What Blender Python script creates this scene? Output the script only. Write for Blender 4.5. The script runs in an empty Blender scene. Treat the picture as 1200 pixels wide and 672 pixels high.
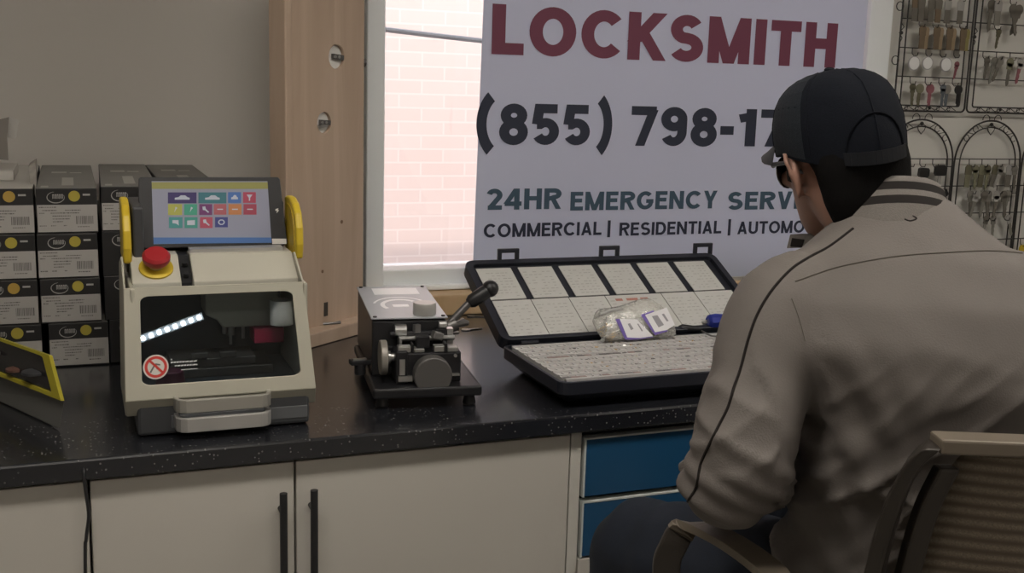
import bpy, math, random
from mathutils import Vector, Matrix, noise
from mathutils.bvhtree import BVHTree
random.seed(7)
S = bpy.context.scene
COL = S.collection
PI = math.pi
def R(d): return math.radians(d)

# ---------------------------------------------------------------- camera
_a, _p, _r = R(21.8), R(10.3), R(1.7)
FW = Vector((math.sin(_a)*math.cos(_p), math.cos(_a)*math.cos(_p), -math.sin(_p)))
_r0 = Vector((math.cos(_a), -math.sin(_a), 0)); _u0 = _r0.cross(FW)
RT = _r0*math.cos(_r) + _u0*math.sin(_r); UP = _u0*math.cos(_r) - _r0*math.sin(_r)
CP = Vector((0, 0, 1.5)); FOC = 1300.0
cd = bpy.data.cameras.new('camera'); cam = bpy.data.objects.new('camera', cd); COL.objects.link(cam)
cd.sensor_width = 36; cd.lens = FOC/1200*36; cd.clip_start = 0.05
cam.matrix_world = Matrix(((RT.x, UP.x, -FW.x, CP.x), (RT.y, UP.y, -FW.y, CP.y), (RT.z, UP.z, -FW.z, CP.z), (0, 0, 0, 1)))
S.camera = cam
def ray(px, py): return FW + RT*((px-600)/FOC) - UP*((py-336)/FOC)
def atY(px, py, y):
    d = ray(px, py); return CP + d*((y-CP.y)/d.y)
def atZ(px, py, z):
    d = ray(px, py); return CP + d*((z-CP.z)/d.z)
def atW(px, py, w): return CP + ray(px, py)*w

# ---------------------------------------------------------------- materials
MATS = {}
def mat(name, col, rough=0.5, metal=0.0, var=0.06, scale=20.0, bump=0.0, bscale=200.0, coat=0.0, spec=0.5, stretch=(1, 1, 1), emit=0, alpha=1):
    if name in MATS: return MATS[name]
    m = bpy.data.materials.new(name); m.use_nodes = True
    nt = m.node_tree; N = nt.nodes; L = nt.links; b = N['Principled BSDF']
    tc = N.new('ShaderNodeTexCoord'); mp = N.new('ShaderNodeMapping'); mp.inputs['Scale'].default_value = stretch
    L.new(tc.outputs['Object'], mp.inputs['Vector'])
    nz = N.new('ShaderNodeTexNoise'); nz.inputs['Scale'].default_value = scale; nz.inputs['Detail'].default_value = 4
    L.new(mp.outputs['Vector'], nz.inputs['Vector'])
    mx = N.new('ShaderNodeMix'); mx.data_type = 'RGBA'
    c = list(col)[:3]
    mx.inputs[6].default_value = (*[max(0, v*(1-var)) for v in c], 1); mx.inputs[7].default_value = (*[min(1, v*(1+var)) for v in c], 1)
    L.new(nz.outputs['Fac'], mx.inputs[0]); L.new(mx.outputs[2], b.inputs['Base Color'])
    b.inputs['Roughness'].default_value = rough; b.inputs['Metallic'].default_value = metal
    b.inputs['Coat Weight'].default_value = coat; b.inputs['Specular IOR Level'].default_value = spec
    if emit:
        L.new(mx.outputs[2], b.inputs['Emission Color']); b.inputs['Emission Strength'].default_value = emit
    if bump:
        n2 = N.new('ShaderNodeTexNoise'); n2.inputs['Scale'].default_value = bscale; n2.inputs['Detail'].default_value = 3
        L.new(mp.outputs['Vector'], n2.inputs['Vector'])
        bp = N.new('ShaderNodeBump'); bp.inputs['Strength'].default_value = bump; bp.inputs['Distance'].default_value = 0.002
        L.new(n2.outputs['Fac'], bp.inputs['Height']); L.new(bp.outputs['Normal'], b.inputs['Normal'])
    MATS[name] = m; return m
def glassmat(name, tint=(1, 1, 1), refl=0.06, rough=0.02, opaque=0.0, ocol=(.5, .5, .5)):
    m = bpy.data.materials.new(name); m.use_nodes = True; nt = m.node_tree; N = nt.nodes; L = nt.links
    for n in list(N): N.remove(n)
    out = N.new('ShaderNodeOutputMaterial'); tr = N.new('ShaderNodeBsdfTransparent'); tr.inputs[0].default_value = (*tint, 1)
    gl = N.new('ShaderNodeBsdfGlossy'); gl.inputs['Roughness'].default_value = rough
    fr = N.new('ShaderNodeFresnel'); fr.inputs[0].default_value = 1.45
    mx = N.new('ShaderNodeMixShader'); L.new(fr.outputs[0], mx.inputs[0]); L.new(tr.outputs[0], mx.inputs[1]); L.new(gl.outputs[0], mx.inputs[2])
    last = mx
    if opaque:
        df = N.new('ShaderNodeBsdfDiffuse'); df.inputs[0].default_value = (*ocol, 1)
        nz = N.new('ShaderNodeTexNoise'); nz.inputs['Scale'].default_value = 30
        ml = N.new('ShaderNodeMath'); ml.operation = 'MULTIPLY'; ml.inputs[1].default_value = opaque*2; L.new(nz.outputs['Fac'], ml.inputs[0])
        m2 = N.new('ShaderNodeMixShader'); L.new(ml.outputs[0], m2.inputs[0]); L.new(mx.outputs[0], m2.inputs[1]); L.new(df.outputs[0], m2.inputs[2]); last = m2
    L.new(last.outputs[0], out.inputs[0]); MATS[name] = m; return m

# ---------------------------------------------------------------- mesh builder
def rotm(rx=0, ry=0, rz=0): return Matrix.Rotation(R(rz), 3, 'Z') @ Matrix.Rotation(R(ry), 3, 'Y') @ Matrix.Rotation(R(rx), 3, 'X')
class MB:
    def __init__(s): s.v = []; s.f = []; s.m = []; s.mi = 0
    def add(s, vs, fs, mi=None):
        b = len(s.v); s.v += [Vector(v) for v in vs]; s.f += [tuple(i+b for i in f) for f in fs]; s.m += [s.mi if mi is None else mi]*len(fs); return s
    def box(s, x0, x1, y0, y1, z0, z1, mi=None, M=None):
        vs = [Vector((x, y, z)) for z in (z0, z1) for y in (y0, y1) for x in (x0, x1)]
        if M is not None: vs = [M @ v for v in vs]
        return s.add(vs, [(0, 2, 3, 1), (4, 5, 7, 6), (0, 1, 5, 4), (2, 6, 7, 3), (0, 4, 6, 2), (1, 3, 7, 5)], mi)
    def cbox(s, c, sz, rot=(0, 0, 0), mi=None):
        m = rotm(*rot); c = Vector(c); h = Vector(sz)/2
        vs = [c + m @ Vector((x*h.x, y*h.y, z*h.z)) for z in (-1, 1) for y in (-1, 1) for x in (-1, 1)]
        return s.add(vs, [(0, 2, 3, 1), (4, 5, 7, 6), (0, 1, 5, 4), (2, 6, 7, 3), (0, 4, 6, 2), (1, 3, 7, 5)], mi)
    def rings(s, rings, caps=True, mi=None):
        n = len(rings[0]); vs = [p for r in rings for p in r]; fs = []
        for k in range(len(rings)-1):
            for i in range(n):
                j = (i+1) % n; fs.append((k*n+i, k*n+j, (k+1)*n+j, (k+1)*n+i))
        if caps:
            fs.append(tuple(range(n-1, -1, -1))); b = (len(rings)-1)*n; fs.append(tuple(b+i for i in range(n)))
        return s.add(vs, fs, mi)
    def tube(s, pts, r, n=10, mi=None, caps=True, flat=None):
        pts = [Vector(p) for p in pts]; rs = r if isinstance(r, (list, tuple)) else [r]*len(pts); rings = []
        t0 = (pts[1]-pts[0]).normalized(); up = Vector((0, 0, 1)) if abs(t0.z) < .9 else Vector((1, 0, 0))
        a = t0.cross(up).normalized()
        for k, p in enumerate(pts):
            t = (pts[min(k+1, len(pts)-1)]-pts[max(k-1, 0)])
            if t.length < 1e-9: t = t0
            t.normalize(); a = (a - t*a.dot(t))
            if a.length < 1e-6: a = t.orthogonal()
            a.normalize(); b = t.cross(a); fl = flat if flat else 1
            rings.append([p + a*math.cos(2*PI*i/n)*rs[k] + b*math.sin(2*PI*i/n)*rs[k]*fl for i in range(n)])
        return s.rings(rings, caps, mi)
    def cyl(s, p0, p1, r0, r1=None, n=20, mi=None): return s.tube([p0, p1], [r0, r0 if r1 is None else r1], n, mi)
    def lathe(s, prof, c=(0, 0, 0), axis='Z', n=28, mi=None, M=None):
        rings = []; c = Vector(c)
        for r, h in prof:
            ring = []
            for i in range(n):
                a = 2*PI*i/n; x, y = r*math.cos(a), r*math.sin(a)
                v = Vector((x, y, h)) if axis == 'Z' else (Vector((x, h, y)) if axis == 'Y' else Vector((h, x, y)))
                if M is not None: v = M @ v
                ring.append(c+v)
            rings.append(ring)
        return s.rings(rings, True, mi)
    def prism(s, poly, d, mi=None):           # poly: 3-d points, extruded by vector d
        n = len(poly); poly = [Vector(p) for p in poly]; d = Vector(d)
        vs = poly+[p+d for p in poly]
        fs = [tuple(range(n-1, -1, -1)), tuple(range(n, 2*n))]+[(i, (i+1) % n, n+(i+1) % n, n+i) for i in range(n)]
        return s.add(vs, fs, mi)
    def ball(s, c, r, mi=None, n=16, m=10, M=None):
        rx, ry, rz = r if isinstance(r, (tuple, list)) else (r, r, r); c = Vector(c); rings = []
        for k in range(m+1):
            t = PI*k/m; t = min(max(t, .02), PI-.02)
            ring = []
            for i in range(n):
                v = Vector((rx*math.sin(t)*math.cos(2*PI*i/n), ry*math.sin(t)*math.sin(2*PI*i/n), -rz*math.cos(t)))
                if M is not None: v = M @ v
                ring.append(c+v)
            rings.append(ring)
        return s.rings(rings, True, mi)
    def xf(s, M): s.v = [M @ v for v in s.v]; return s
    def build(s, name, mats, parent=None, world=False, smooth=False, bevel=0, seg=2, angle=35, subsurf=0):
        if not isinstance(mats, (list, tuple)): mats = [mats]
        me = bpy.data.meshes.new(name)
        vs = s.v
        if world and parent is not None:
            inv = wm(parent).inverted(); vs = [inv @ v for v in vs]
        me.from_pydata([tuple(v) for v in vs], [], s.f)
        for m in mats: me.materials.append(m)
        for i, p in enumerate(me.polygons):
            p.material_index = min(s.m[i], len(mats)-1); p.use_smooth = bool(smooth)
        bmfix(me)
        if smooth == 'auto' or smooth is True:
            try: me.set_sharp_from_angle(angle=R(angle))
            except Exception: pass
        o = bpy.data.objects.new(name, me); COL.objects.link(o)
        if parent is not None: o.parent = parent
        if bevel:
            b = o.modifiers.new('bevel', 'BEVEL'); b.width = bevel; b.segments = seg; b.limit_method = 'ANGLE'; b.angle_limit = R(40)
        if subsurf:
            q = o.modifiers.new('sub', 'SUBSURF'); q.levels = subsurf; q.render_levels = subsurf
        return o
def split_mb(mb):
    par = list(range(len(mb.v)))
    def fd(i):
        while par[i] != i: par[i] = par[par[i]]; i = par[i]
        return i
    for f in mb.f:
        for k in f[1:]: par[fd(k)] = fd(f[0])
    gs = {}
    for f, m in zip(mb.f, mb.m): gs.setdefault(fd(f[0]), []).append((f, m))
    out = []
    for g in gs.values():
        q = MB(); ids = sorted({i for f, m in g for i in f}); mp = {i: k for k, i in enumerate(ids)}
        q.v = [mb.v[i] for i in ids]; q.f = [tuple(mp[i] for i in f) for f, m in g]; q.m = [m for f, m in g]; out.append(q)
    return out
def build_each(mb, *a, **k):
    for q in split_mb(mb): q.build(*a, **k)
def bmfix(me):
    import bmesh
    bm = bmesh.new(); bm.from_mesh(me); bmesh.ops.recalc_face_normals(bm, faces=bm.faces); bm.to_mesh(me); bm.free()
def wm(o):
    M = o.matrix_basis.copy()
    return wm(o.parent) @ M if o.parent else M
def tag(o, label=None, cat=None, group=None, kind=None):
    if label: o['label'] = label
    if cat: o['category'] = cat
    if group: o['group'] = group
    if kind: o['kind'] = kind
    return o
def thing(name, label, cat, loc=(0, 0, 0), rz=0, group=None, rot=None):
    o = bpy.data.objects.new(name, None); COL.objects.link(o); o.location = loc
    o.rotation_euler = rot if rot else (0, 0, R(rz)); o.empty_display_size = .05
    return tag(o, label, cat, group)
def struct(o): o['kind'] = 'structure'; return o
def copy_tree(o, parent=None):
    c = o.copy(); COL.objects.link(c)
    if parent is not None: c.parent = parent
    for ch in [k for k in list(COL.objects) if k.parent == o]: copy_tree(ch, c)
    return c
def text_mb(s, x0, x1, z0, z1, y, offset=0.02, mi=0, mb=None, depth=0.0012, spacing=1.0):
    """flat lettering fitted into the x0..x1 / z0..z1 rectangle, facing -y"""
    cu = bpy.data.curves.new('t', 'FONT'); cu.body = s; cu.offset = offset; cu.resolution_u = 6; cu.space_character = spacing
    o = bpy.data.objects.new('t', cu); COL.objects.link(o); bpy.context.view_layer.update()
    me = bpy.data.meshes.new_from_object(o.evaluated_get(bpy.context.evaluated_depsgraph_get()))
    vs = [v.co.copy() for v in me.vertices]; fs = [tuple(p.vertices) for p in me.polygons]
    bpy.data.objects.remove(o); bpy.data.curves.remove(cu); bpy.data.meshes.remove(me)
    ax, bx = min(v.x for v in vs), max(v.x for v in vs); ay, by = min(v.y for v in vs), max(v.y for v in vs)
    mb = mb or MB()
    mb.add([Vector((x0+(v.x-ax)/(bx-ax)*(x1-x0), y, z0+(v.y-ay)/(by-ay)*(z1-z0))) for v in vs], fs, mi)
    return mb

# palette
beige = mat('wall_paint', (.68, .64, .59), .85, var=.03, scale=3, bump=.15, bscale=60)
wallr = mat('wall_paint_right', (.66, .645, .60), .85, var=.03, scale=3, bump=.15, bscale=60)
white = mat('white_paint', (.80, .81, .82), .45, var=.02)
vinyl = mat('white_vinyl', (.88, .91, .92), .35, var=.02)
cream = mat('cream_metal', (.47, .452, .37), .42, var=.03)
cream2 = mat('cream_plastic', (.52, .50, .42), .45, var=.03)
cabm = mat('cabinet_cream', (.55, .525, .475), .5, var=.02, scale=4)
black = mat('black_plastic', (.018, .018, .02), .4, var=.2)
blackm = mat('black_metal', (.012, .012, .014), .38, metal=0, var=.2)
wirem = mat('wrought_wire', (.045, .042, .04), .45, metal=.4, var=.3)
steel = mat('brushed_steel', (.55, .55, .54), .3, metal=.9, var=.1, scale=60)
dsteel = mat('dark_steel', (.16, .155, .15), .38, metal=.6, var=.2, scale=60)
silver = mat('silver_paint', (.50, .49, .47), .35, metal=.5, var=.08)
brass = mat('brass', (.50, .36, .17), .4, metal=.5, var=.15)
yellow = mat('yellow_plastic', (.64, .46, .03), .45, var=.05)
dyellow = mat('yellow_trim', (.44, .38, .03), .45, var=.08)
redp = mat('red_plastic', (.38, .022, .028), .35, var=.05)
paper = mat('white_paper', (.66, .64, .60), .7, var=.03)
ink = mat('grey_ink', (.16, .15, .14), .7, var=.1)
grey = mat('dark_grey_plastic', (.05, .052, .056), .5, var=.1)
def woodmat(name, c1, c2):
    m = bpy.data.materials.new(name); m.use_nodes = True; nt = m.node_tree; N = nt.nodes; L = nt.links; b = N['Principled BSDF']
    tc = N.new('ShaderNodeTexCoord'); mp = N.new('ShaderNodeMapping'); mp.inputs['Scale'].default_value = (9, 9, .9); L.new(tc.outputs['Object'], mp.inputs[0])
    nz = N.new('ShaderNodeTexNoise'); nz.inputs['Scale'].default_value = 1.6; nz.inputs['Detail'].default_value = 7; nz.inputs['Distortion'].default_value = 1.2; L.new(mp.outputs[0], nz.inputs[0])
    cr = N.new('ShaderNodeValToRGB'); cr.color_ramp.elements[0].position = .3; cr.color_ramp.elements[1].position = .68
    cr.color_ramp.elements[0].color = (*c1, 1); cr.color_ramp.elements[1].color = (*c2, 1); L.new(nz.outputs['Fac'], cr.inputs[0]); L.new(cr.outputs[0], b.inputs['Base Color'])
    b.inputs['Roughness'].default_value = .55
    bp = N.new('ShaderNodeBump'); bp.inputs['Strength'].default_value = .15; bp.inputs['Distance'].default_value = .002; L.new(nz.outputs['Fac'], bp.inputs['Height']); L.new(bp.outputs[0], b.inputs['Normal'])
    MATS[name] = m; return m
wood = woodmat('pine_wood', (.45, .335, .245), (.56, .43, .33))
woodl = woodmat('pine_light', (.50, .33, .17), (.62, .45, .27))
def speckle(name):
    m = bpy.data.materials.new(name); m.use_nodes = True; nt = m.node_tree; N = nt.nodes; L = nt.links; b = N['Principled BSDF']
    tc = N.new('ShaderNodeTexCoord'); vo = N.new('ShaderNodeTexVoronoi'); vo.inputs['Scale'].default_value = 150; L.new(tc.outputs['Object'], vo.inputs[0])
    wn = N.new('ShaderNodeMath'); wn.operation = 'LESS_THAN'; wn.inputs[1].default_value = .22; L.new(vo.outputs['Distance'], wn.inputs[0])
    sp = N.new('ShaderNodeSeparateColor'); L.new(vo.outputs['Color'], sp.inputs[0])
    gt = N.new('ShaderNodeMath'); gt.operation = 'GREATER_THAN'; gt.inputs[1].default_value = .66; L.new(sp.outputs[0], gt.inputs[0])
    ml = N.new('ShaderNodeMath'); ml.operation = 'MULTIPLY'; L.new(wn.outputs[0], ml.inputs[0]); L.new(gt.outputs[0], ml.inputs[1])
    mx = N.new('ShaderNodeMix'); mx.data_type = 'RGBA'; mx.inputs[6].default_value = (.014, .015, .019, 1); mx.inputs[7].default_value = (.15, .145, .14, 1)
    L.new(ml.outputs[0], mx.inputs[0]); L.new(mx.outputs[2], b.inputs['Base Color']); b.inputs['Roughness'].default_value = .24; b.inputs['Specular IOR Level'].default_value = .6; b.inputs['Coat Weight'].default_value = .5; b.inputs['Coat Roughness'].default_value = .16
    MATS[name] = m; return m
counterm = speckle('black_speckled_laminate')
def brickmat():
    m = bpy.data.materials.new('brick'); m.use_nodes = True; nt = m.node_tree; N = nt.nodes; L = nt.links; b = N['Principled BSDF']
    tc = N.new('ShaderNodeTexCoord'); sx = N.new('ShaderNodeSeparateXYZ'); cx = N.new('ShaderNodeCombineXYZ'); L.new(tc.outputs['Object'], sx.inputs[0]); L.new(sx.outputs[0], cx.inputs[0]); L.new(sx.outputs[2], cx.inputs[1])
    br = N.new('ShaderNodeTexBrick'); br.inputs['Scale'].default_value = 1; br.inputs['Brick Width'].default_value = .20; br.inputs['Row Height'].default_value = .058; br.inputs['Mortar Size'].default_value = .004
    br.inputs['Color1'].default_value = (.57, .42, .365, 1); br.inputs['Color2'].default_value = (.59, .44, .385, 1); br.inputs['Mortar'].default_value = (.63, .49, .435, 1)
    L.new(cx.outputs[0], br.inputs[0]); L.new(br.outputs['Color'], b.inputs['Base Color']); b.inputs['Roughness'].default_value = .9; MATS['brick'] = m; return m
brickm = brickmat()

# ---------------------------------------------------------------- room shell
CT = 0.90; YW = 2.80
struct(MB().box(-3.2, 4.6, -3.2, 3.2, -.05, 0).build('floor', mat('floor_tile', (.30, .285, .26), .5, scale=5)))
struct(MB().box(-3.2, 4.6, -3.2, 3.2, 2.65, 2.70).build('ceiling', mat('ceiling_paint', (.75, .74, .71), .9)))
struct(MB().box(-3.2, .68, 3.08, 3.2, 0, 2.65).build('wall_back_left', beige))
w = MB(); w.box(.68, .72, YW, 3.2, 0, 2.65); w.box(.72, 2.30, YW, 2.98, 0, .955); w.box(.72, 2.30, YW, 2.98, 2.15, 2.65); w.box(2.285, 4.6, YW, 2.98, 0, 2.65)
struct(w.build('wall_back', wallr))
struct(MB().box(-3.2, -3.1, -3.2, 3.1, 0, 2.65).build('wall_left', beige))
struct(MB().box(4.5, 4.6, -3.2, 2.9, 0, 2.65).build('wall_right', beige))
struct(MB().box(-3.2, 4.6, -3.2, -3.1, 0, 2.65).build('wall_front', beige))
# window
wn = bpy.data.objects.new('window_1', None); COL.objects.link(wn); wn.location = (1.5, 2.85, 1.0); wn['kind'] = 'structure'
f = MB(); f.box(.70, .748, 2.775, 2.90, .957, 2.17); f.box(2.235, 2.32, 2.775, 2.90, .957, 2.17); f.box(.748, 2.235, 2.785, 2.90, .957, 1.012); f.box(.748, 2.235, 2.785, 2.90, 2.11, 2.17)
f.box(.748, 2.235, 2.765, 2.785, .957, .972)
f.build('window_frame', vinyl, wn, world=True, bevel=.004)
f = MB().box(.75, 2.234, 2.848, 2.852, 1.013, 2.11); f.build('window_pane', glassmat('window_glass', (.97, .98, .99)), wn, world=True)
f = MB(); f.box(.70, 2.32, 2.70, 2.797, CT+.001, .955); f.build('window_sill', woodl, wn, world=True, bevel=.004)
# outside
ow = MB().box(-1.5, 5, 4.6, 4.8, -.3, 4.4).build('wall_outside', brickm); struct(ow)
struct(MB().box(-4, 6, 3.25, 12, -.35, -.3).build('ground_outside', mat('asphalt', (.25, .25, .25), .9)))
p0 = atY(420, 18, 3.75); p1 = atY(590, 37, 3.75); d = (p1-p0)
pts = [Vector((-1.2, 4.585, 2.1))] + [p0 - d*2 + d*t*6 + Vector((0, 0, -.04*(1-(2*t-1)**2))) for t in [i/12 for i in range(13)]] + [Vector((4.6, 4.585, 1.9))]
tag(MB().tube(pts, .009, 8).build('utility_cable', mat('cable_grey', (.22, .21, .21), .6)), 'thin grey cable strung across the brick wall outside the window', 'cable')

# ---------------------------------------------------------------- lights
def ceiling_lamp(x, y, e, lab):
    t = thing('ceiling_light', lab, 'ceiling light', (x, y, 2.65), group=None)
    fr = MB(); fr.box(-.62, .62, -.17, -.15, -.05, 0); fr.box(-.62, .62, .15, .17, -.05, 0); fr.box(-.62, -.6, -.15, .15, -.05, 0); fr.box(.6, .62, -.15, .15, -.05, 0); fr.build('frame', white, t)
    dm = bpy.data.materials.new('lamp_diffuser'); dm.use_nodes = True; b = dm.node_tree.nodes['Principled BSDF']; b.inputs['Emission Color'].default_value = (1, .93, .84, 1); b.inputs['Emission Strength'].default_value = e
    MB().box(-.6, .6, -.15, .15, -.045, -.035).build('diffuser', dm, t)
ceiling_lamp(.1, .95, 19, 'left white ceiling light panel above the counter')
ceiling_lamp(2.2, .95, 19, 'right white ceiling light panel above the seated man')
ceiling_lamp(.1, -1.2, 8, 'left added fill light panel behind the camera')  # this and the next are unseen fill panels, added to brighten the near side
ceiling_lamp(2.2, -1.2, 9, 'right added fill light panel behind the camera')
w = bpy.data.worlds.new('sky'); S.world = w; w.use_nodes = True
bg = w.node_tree.nodes['Background']; bg.inputs[0].default_value = (.80, .89, 1, 1); bg.inputs[1].default_value = 5.5
sd = bpy.data.lights.new('sun', 'SUN'); sd.energy = 2.3; sd.angle = R(1); sd.color = (1, .95, .88)
so = bpy.data.objects.new('sun', sd); COL.objects.link(so); so.rotation_euler = (R(37), 0, R(-12))
S.view_settings.view_transform = 'Standard'; S.view_settings.look = 'None'; S.view_settings.gamma = 1; S.view_settings.use_curve_mapping = False
S.view_settings.exposure = 0.0
# ---------------------------------------------------------------- drawn block lettering (stroke glyphs)
def _arc(cx, cy, rx, ry, a0, a1, n=14): return [(cx+rx*math.cos(R(a0+(a1-a0)*i/n)), cy+ry*math.sin(R(a0+(a1-a0)*i/n))) for i in range(n+1)]
def glyph(ch, t):
    """centre-line strokes in a cell of height 1; t = stroke thickness; returns (width, [(closed, pts)])"""
    h = t/2; T = 1-h; e = 0
    if ch == 'L': return .56, [(0, [(h, 1), (h, 0)]), (0, [(h, h), (.56, h)])]
    if ch == 'I': return t, [(0, [(h, 1), (h, 0)])]
    if ch == '|': return t*.55, [(0, [(h*.55, 1), (h*.55, 0)])]
    if ch == '-': return .36, [(0, [(0, .42), (.36, .42)])]
    if ch == 'T': return .64, [(0, [(0, T), (.64, T)]), (0, [(.32, T), (.32, 0)])]
    if ch == 'H': return .70, [(0, [(h, 1), (h, 0)]), (0, [(.70-h, 1), (.70-h, 0)]), (0, [(h, .53), (.70-h, .53)])]
    if ch == 'E': return .58, [(0, [(h, 1), (h, 0)]), (0, [(h, T), (.57, T)]), (0, [(h, .53), (.53, .53)]), (0, [(h, h), (.58, h)])]
    if ch == 'N': return .71, [(0, [(h, 1), (h, 0)]), (0, [(.71-h, 1), (.71-h, 0)]), ('d', [(h, 1), (.71-h, 0)])]
    if ch == 'M': return .86, [(0, [(h, 1), (h, 0)]), (0, [(.86-h, 1), (.86-h, 0)]), ('d', [(h, 1), (.43, 0)]), ('d', [(.86-h, 1), (.43, 0)])]
    if ch == 'V': return .70, [('d', [(h*1.1, 1), (.35, 0)]), ('d', [(.70-h*1.1, 1), (.35, 0)])]
    if ch == 'A': return .74, [('d', [(.37, 1), (h*1.1, 0)]), ('d', [(.37, 1), (.74-h*1.1, 0)]), (0, [(.18, .28), (.56, .28)])]
    if ch == 'Y': return .70, [('d', [(h*1.1, 1), (.35, .40)]), ('d', [(.70-h*1.1, 1), (.35, .40)]), (0, [(.35, .45), (.35, 0)])]
    if ch == 'K': return .70, [(0, [(h, 1), (h, 0)]), ('d', [(.60, 1), (h, .38)]), ('d', [(.27, .60), (.62, 0)])]
    if ch == 'O': return .84, [(1, _arc(.42, .5, .42-h, .5-h, 0, 360, 36)[:-1])]
    if ch == 'C': return .78, [(0, _arc(.42, .5, .42-h, .5-h, 42, 318, 28))]
    if ch == 'G': return .80, [(0, _arc(.41, .5, .41-h, .5-h, 45, 322, 28)+[(.80-h, .44)]), (0, [(.45, .46), (.80, .46)])]
    if ch == 'D': return .72, [(0, [(h, 1), (h, 0)]), (0, [(h, T), (.32, T)]+_arc(.34, .5, .38-h, .5-h, 90, -90, 18)+[(h, h)])]
    if ch == 'R': return .68, [(0, [(h, 1), (h, 0)]), (0, [(h, T)]+_arc(.40, .735, .25-h*.6, .265-h, 90, -90, 12)+[(h, .47)]), ('d', [(.36, .48), (.58, 0)])]
    if ch == 'U': return .69, [(0, [(h, 1), (h, .33)]+_arc(.345, .33, .345-h, .33-h, 180, 360, 16)+[(.69-h, 1)])]
    if ch == 'S': q = (.5-h)/2; return .68, [(0, _arc(.34, .5+q, .32-h, q, 28, 250, 18)+[(.34, .505)]+_arc(.34, .5-q, .34-h, q, 70, -152, 18))]
    if ch == '(': return .40, [(0, _arc(.60, .5, .55, .62, 128, 232, 18))]
    if ch == ')': return .40, [(0, _arc(-.20, .5, .55, .62, -52, 52, 18))]
    if ch == '8': q = (.5-h)/2; return .64, [(1, _arc(.32, .53+q*.93, .295-h, q*.93-.01, 0, 360, 24)[:-1]), (1, _arc(.32, .5-q, .32-h, q+.01, 0, 360, 24)[:-1])]
    if ch == '5': return .62, [(0, [(.56, T), (.15, T), (.10, .50)]), (0, [(.10, .50)]+_arc(.30, .33, .31-h, .33-h, 128, -150, 20))]
    if ch == '7': return .60, [(0, [(0, T), (.58, T)]), ('d', [(.51, T+h*.2), (.22, 0)])]
    if ch == '9': return .62, [(1, _arc(.31, .69, .31-h, .31-h, 0, 360, 26)[:-1]), (0, [(.62-h, .69), (.62-h, .38)]+_arc(.31, .36, .31-h, .36-h, 0, -150, 16))]
    if ch == '1': return .36, [(0, [(.36-h, 1), (.36-h, 0)]), (0, [(.36-h, .80), (0, .74)])]
    if ch == '2': return .62, [(0, _arc(.31, .69, .29-h*.8, .31-h, 165, -35, 16)+[(h+.05, h)]), (0, [(h*.6, h), (.61, h)])]
    if ch == '4': return .66, [(0, [(.47, 1), (.47, 0)]), (0, [(0, .28), (.66, .28)]), ('d', [(.45, 1), (.06, .28)])]
    return .3, []
def ribbon2(pts, t, closed):
    n = len(pts); V = [Vector(p) for p in pts]; A = []; B = []
    for i in range(n):
        p0 = V[(i-1) % n] if (closed or i > 0) else V[i]; p1 = V[(i+1) % n] if (closed or i < n-1) else V[i]
        d0 = (V[i]-p0); d1 = (p1-V[i])
        if d0.length < 1e-9: d0 = d1
        if d1.length < 1e-9: d1 = d0
        d0 = d0.normalized(); d1 = d1.normalized(); q = (d0+d1); q = q.normalized() if q.length > 1e-6 else d0
        nn = Vector((-q.y, q.x)); c = max(.45, nn.dot(Vector((-d0.y, d0.x)))); A.append(V[i]+nn*t/2/c); B.append(V[i]-nn*t/2/c)
    return A, B
def stroke_text(mb, s, x0, x1, z0, z1, y, t=.21, gap=.095, mi=0, depth=.0005):
    """letters drawn with strokes, fitted to the box; facing -y"""
    X = 0; items = []
    for ch in s:
        w_, st = glyph(ch, t); items.append((X, st)); X += w_+gap
    tot = X-gap; sx = (x1-x0)/tot; sz = z1-z0; k = 0
    def put(poly_a, poly_b, closed):
        nonlocal k
        k += 1; yy = y-.00002*(k % 5); n = len(poly_a); vs = []
        for p in poly_a+poly_b: vs.append((x0+p.x*sx, yy, z0+p.y*sz))
        m = n if closed else n-1
        mb.add(vs, [(i, (i+1) % n, n+(i+1) % n, n+i) for i in range(m)], mi)
    for X0, st in items:
        for cl, pts in st:
            if cl == 'd':       # diagonal with flat horizontal ends
                (ax, az), (bx, bz) = pts; L = math.hypot(bx-ax, bz-az); w_ = t*L/abs(bz-az)/2*.92
                put([Vector((X0+ax-w_, az)), Vector((X0+bx-w_, bz))], [Vector((X0+ax+w_, az)), Vector((X0+bx+w_, bz))], False)
            else:
                A, B = ribbon2([(X0+p[0], p[1]) for p in pts], t, cl == 1); put(A, B, cl == 1)
    return mb
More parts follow.
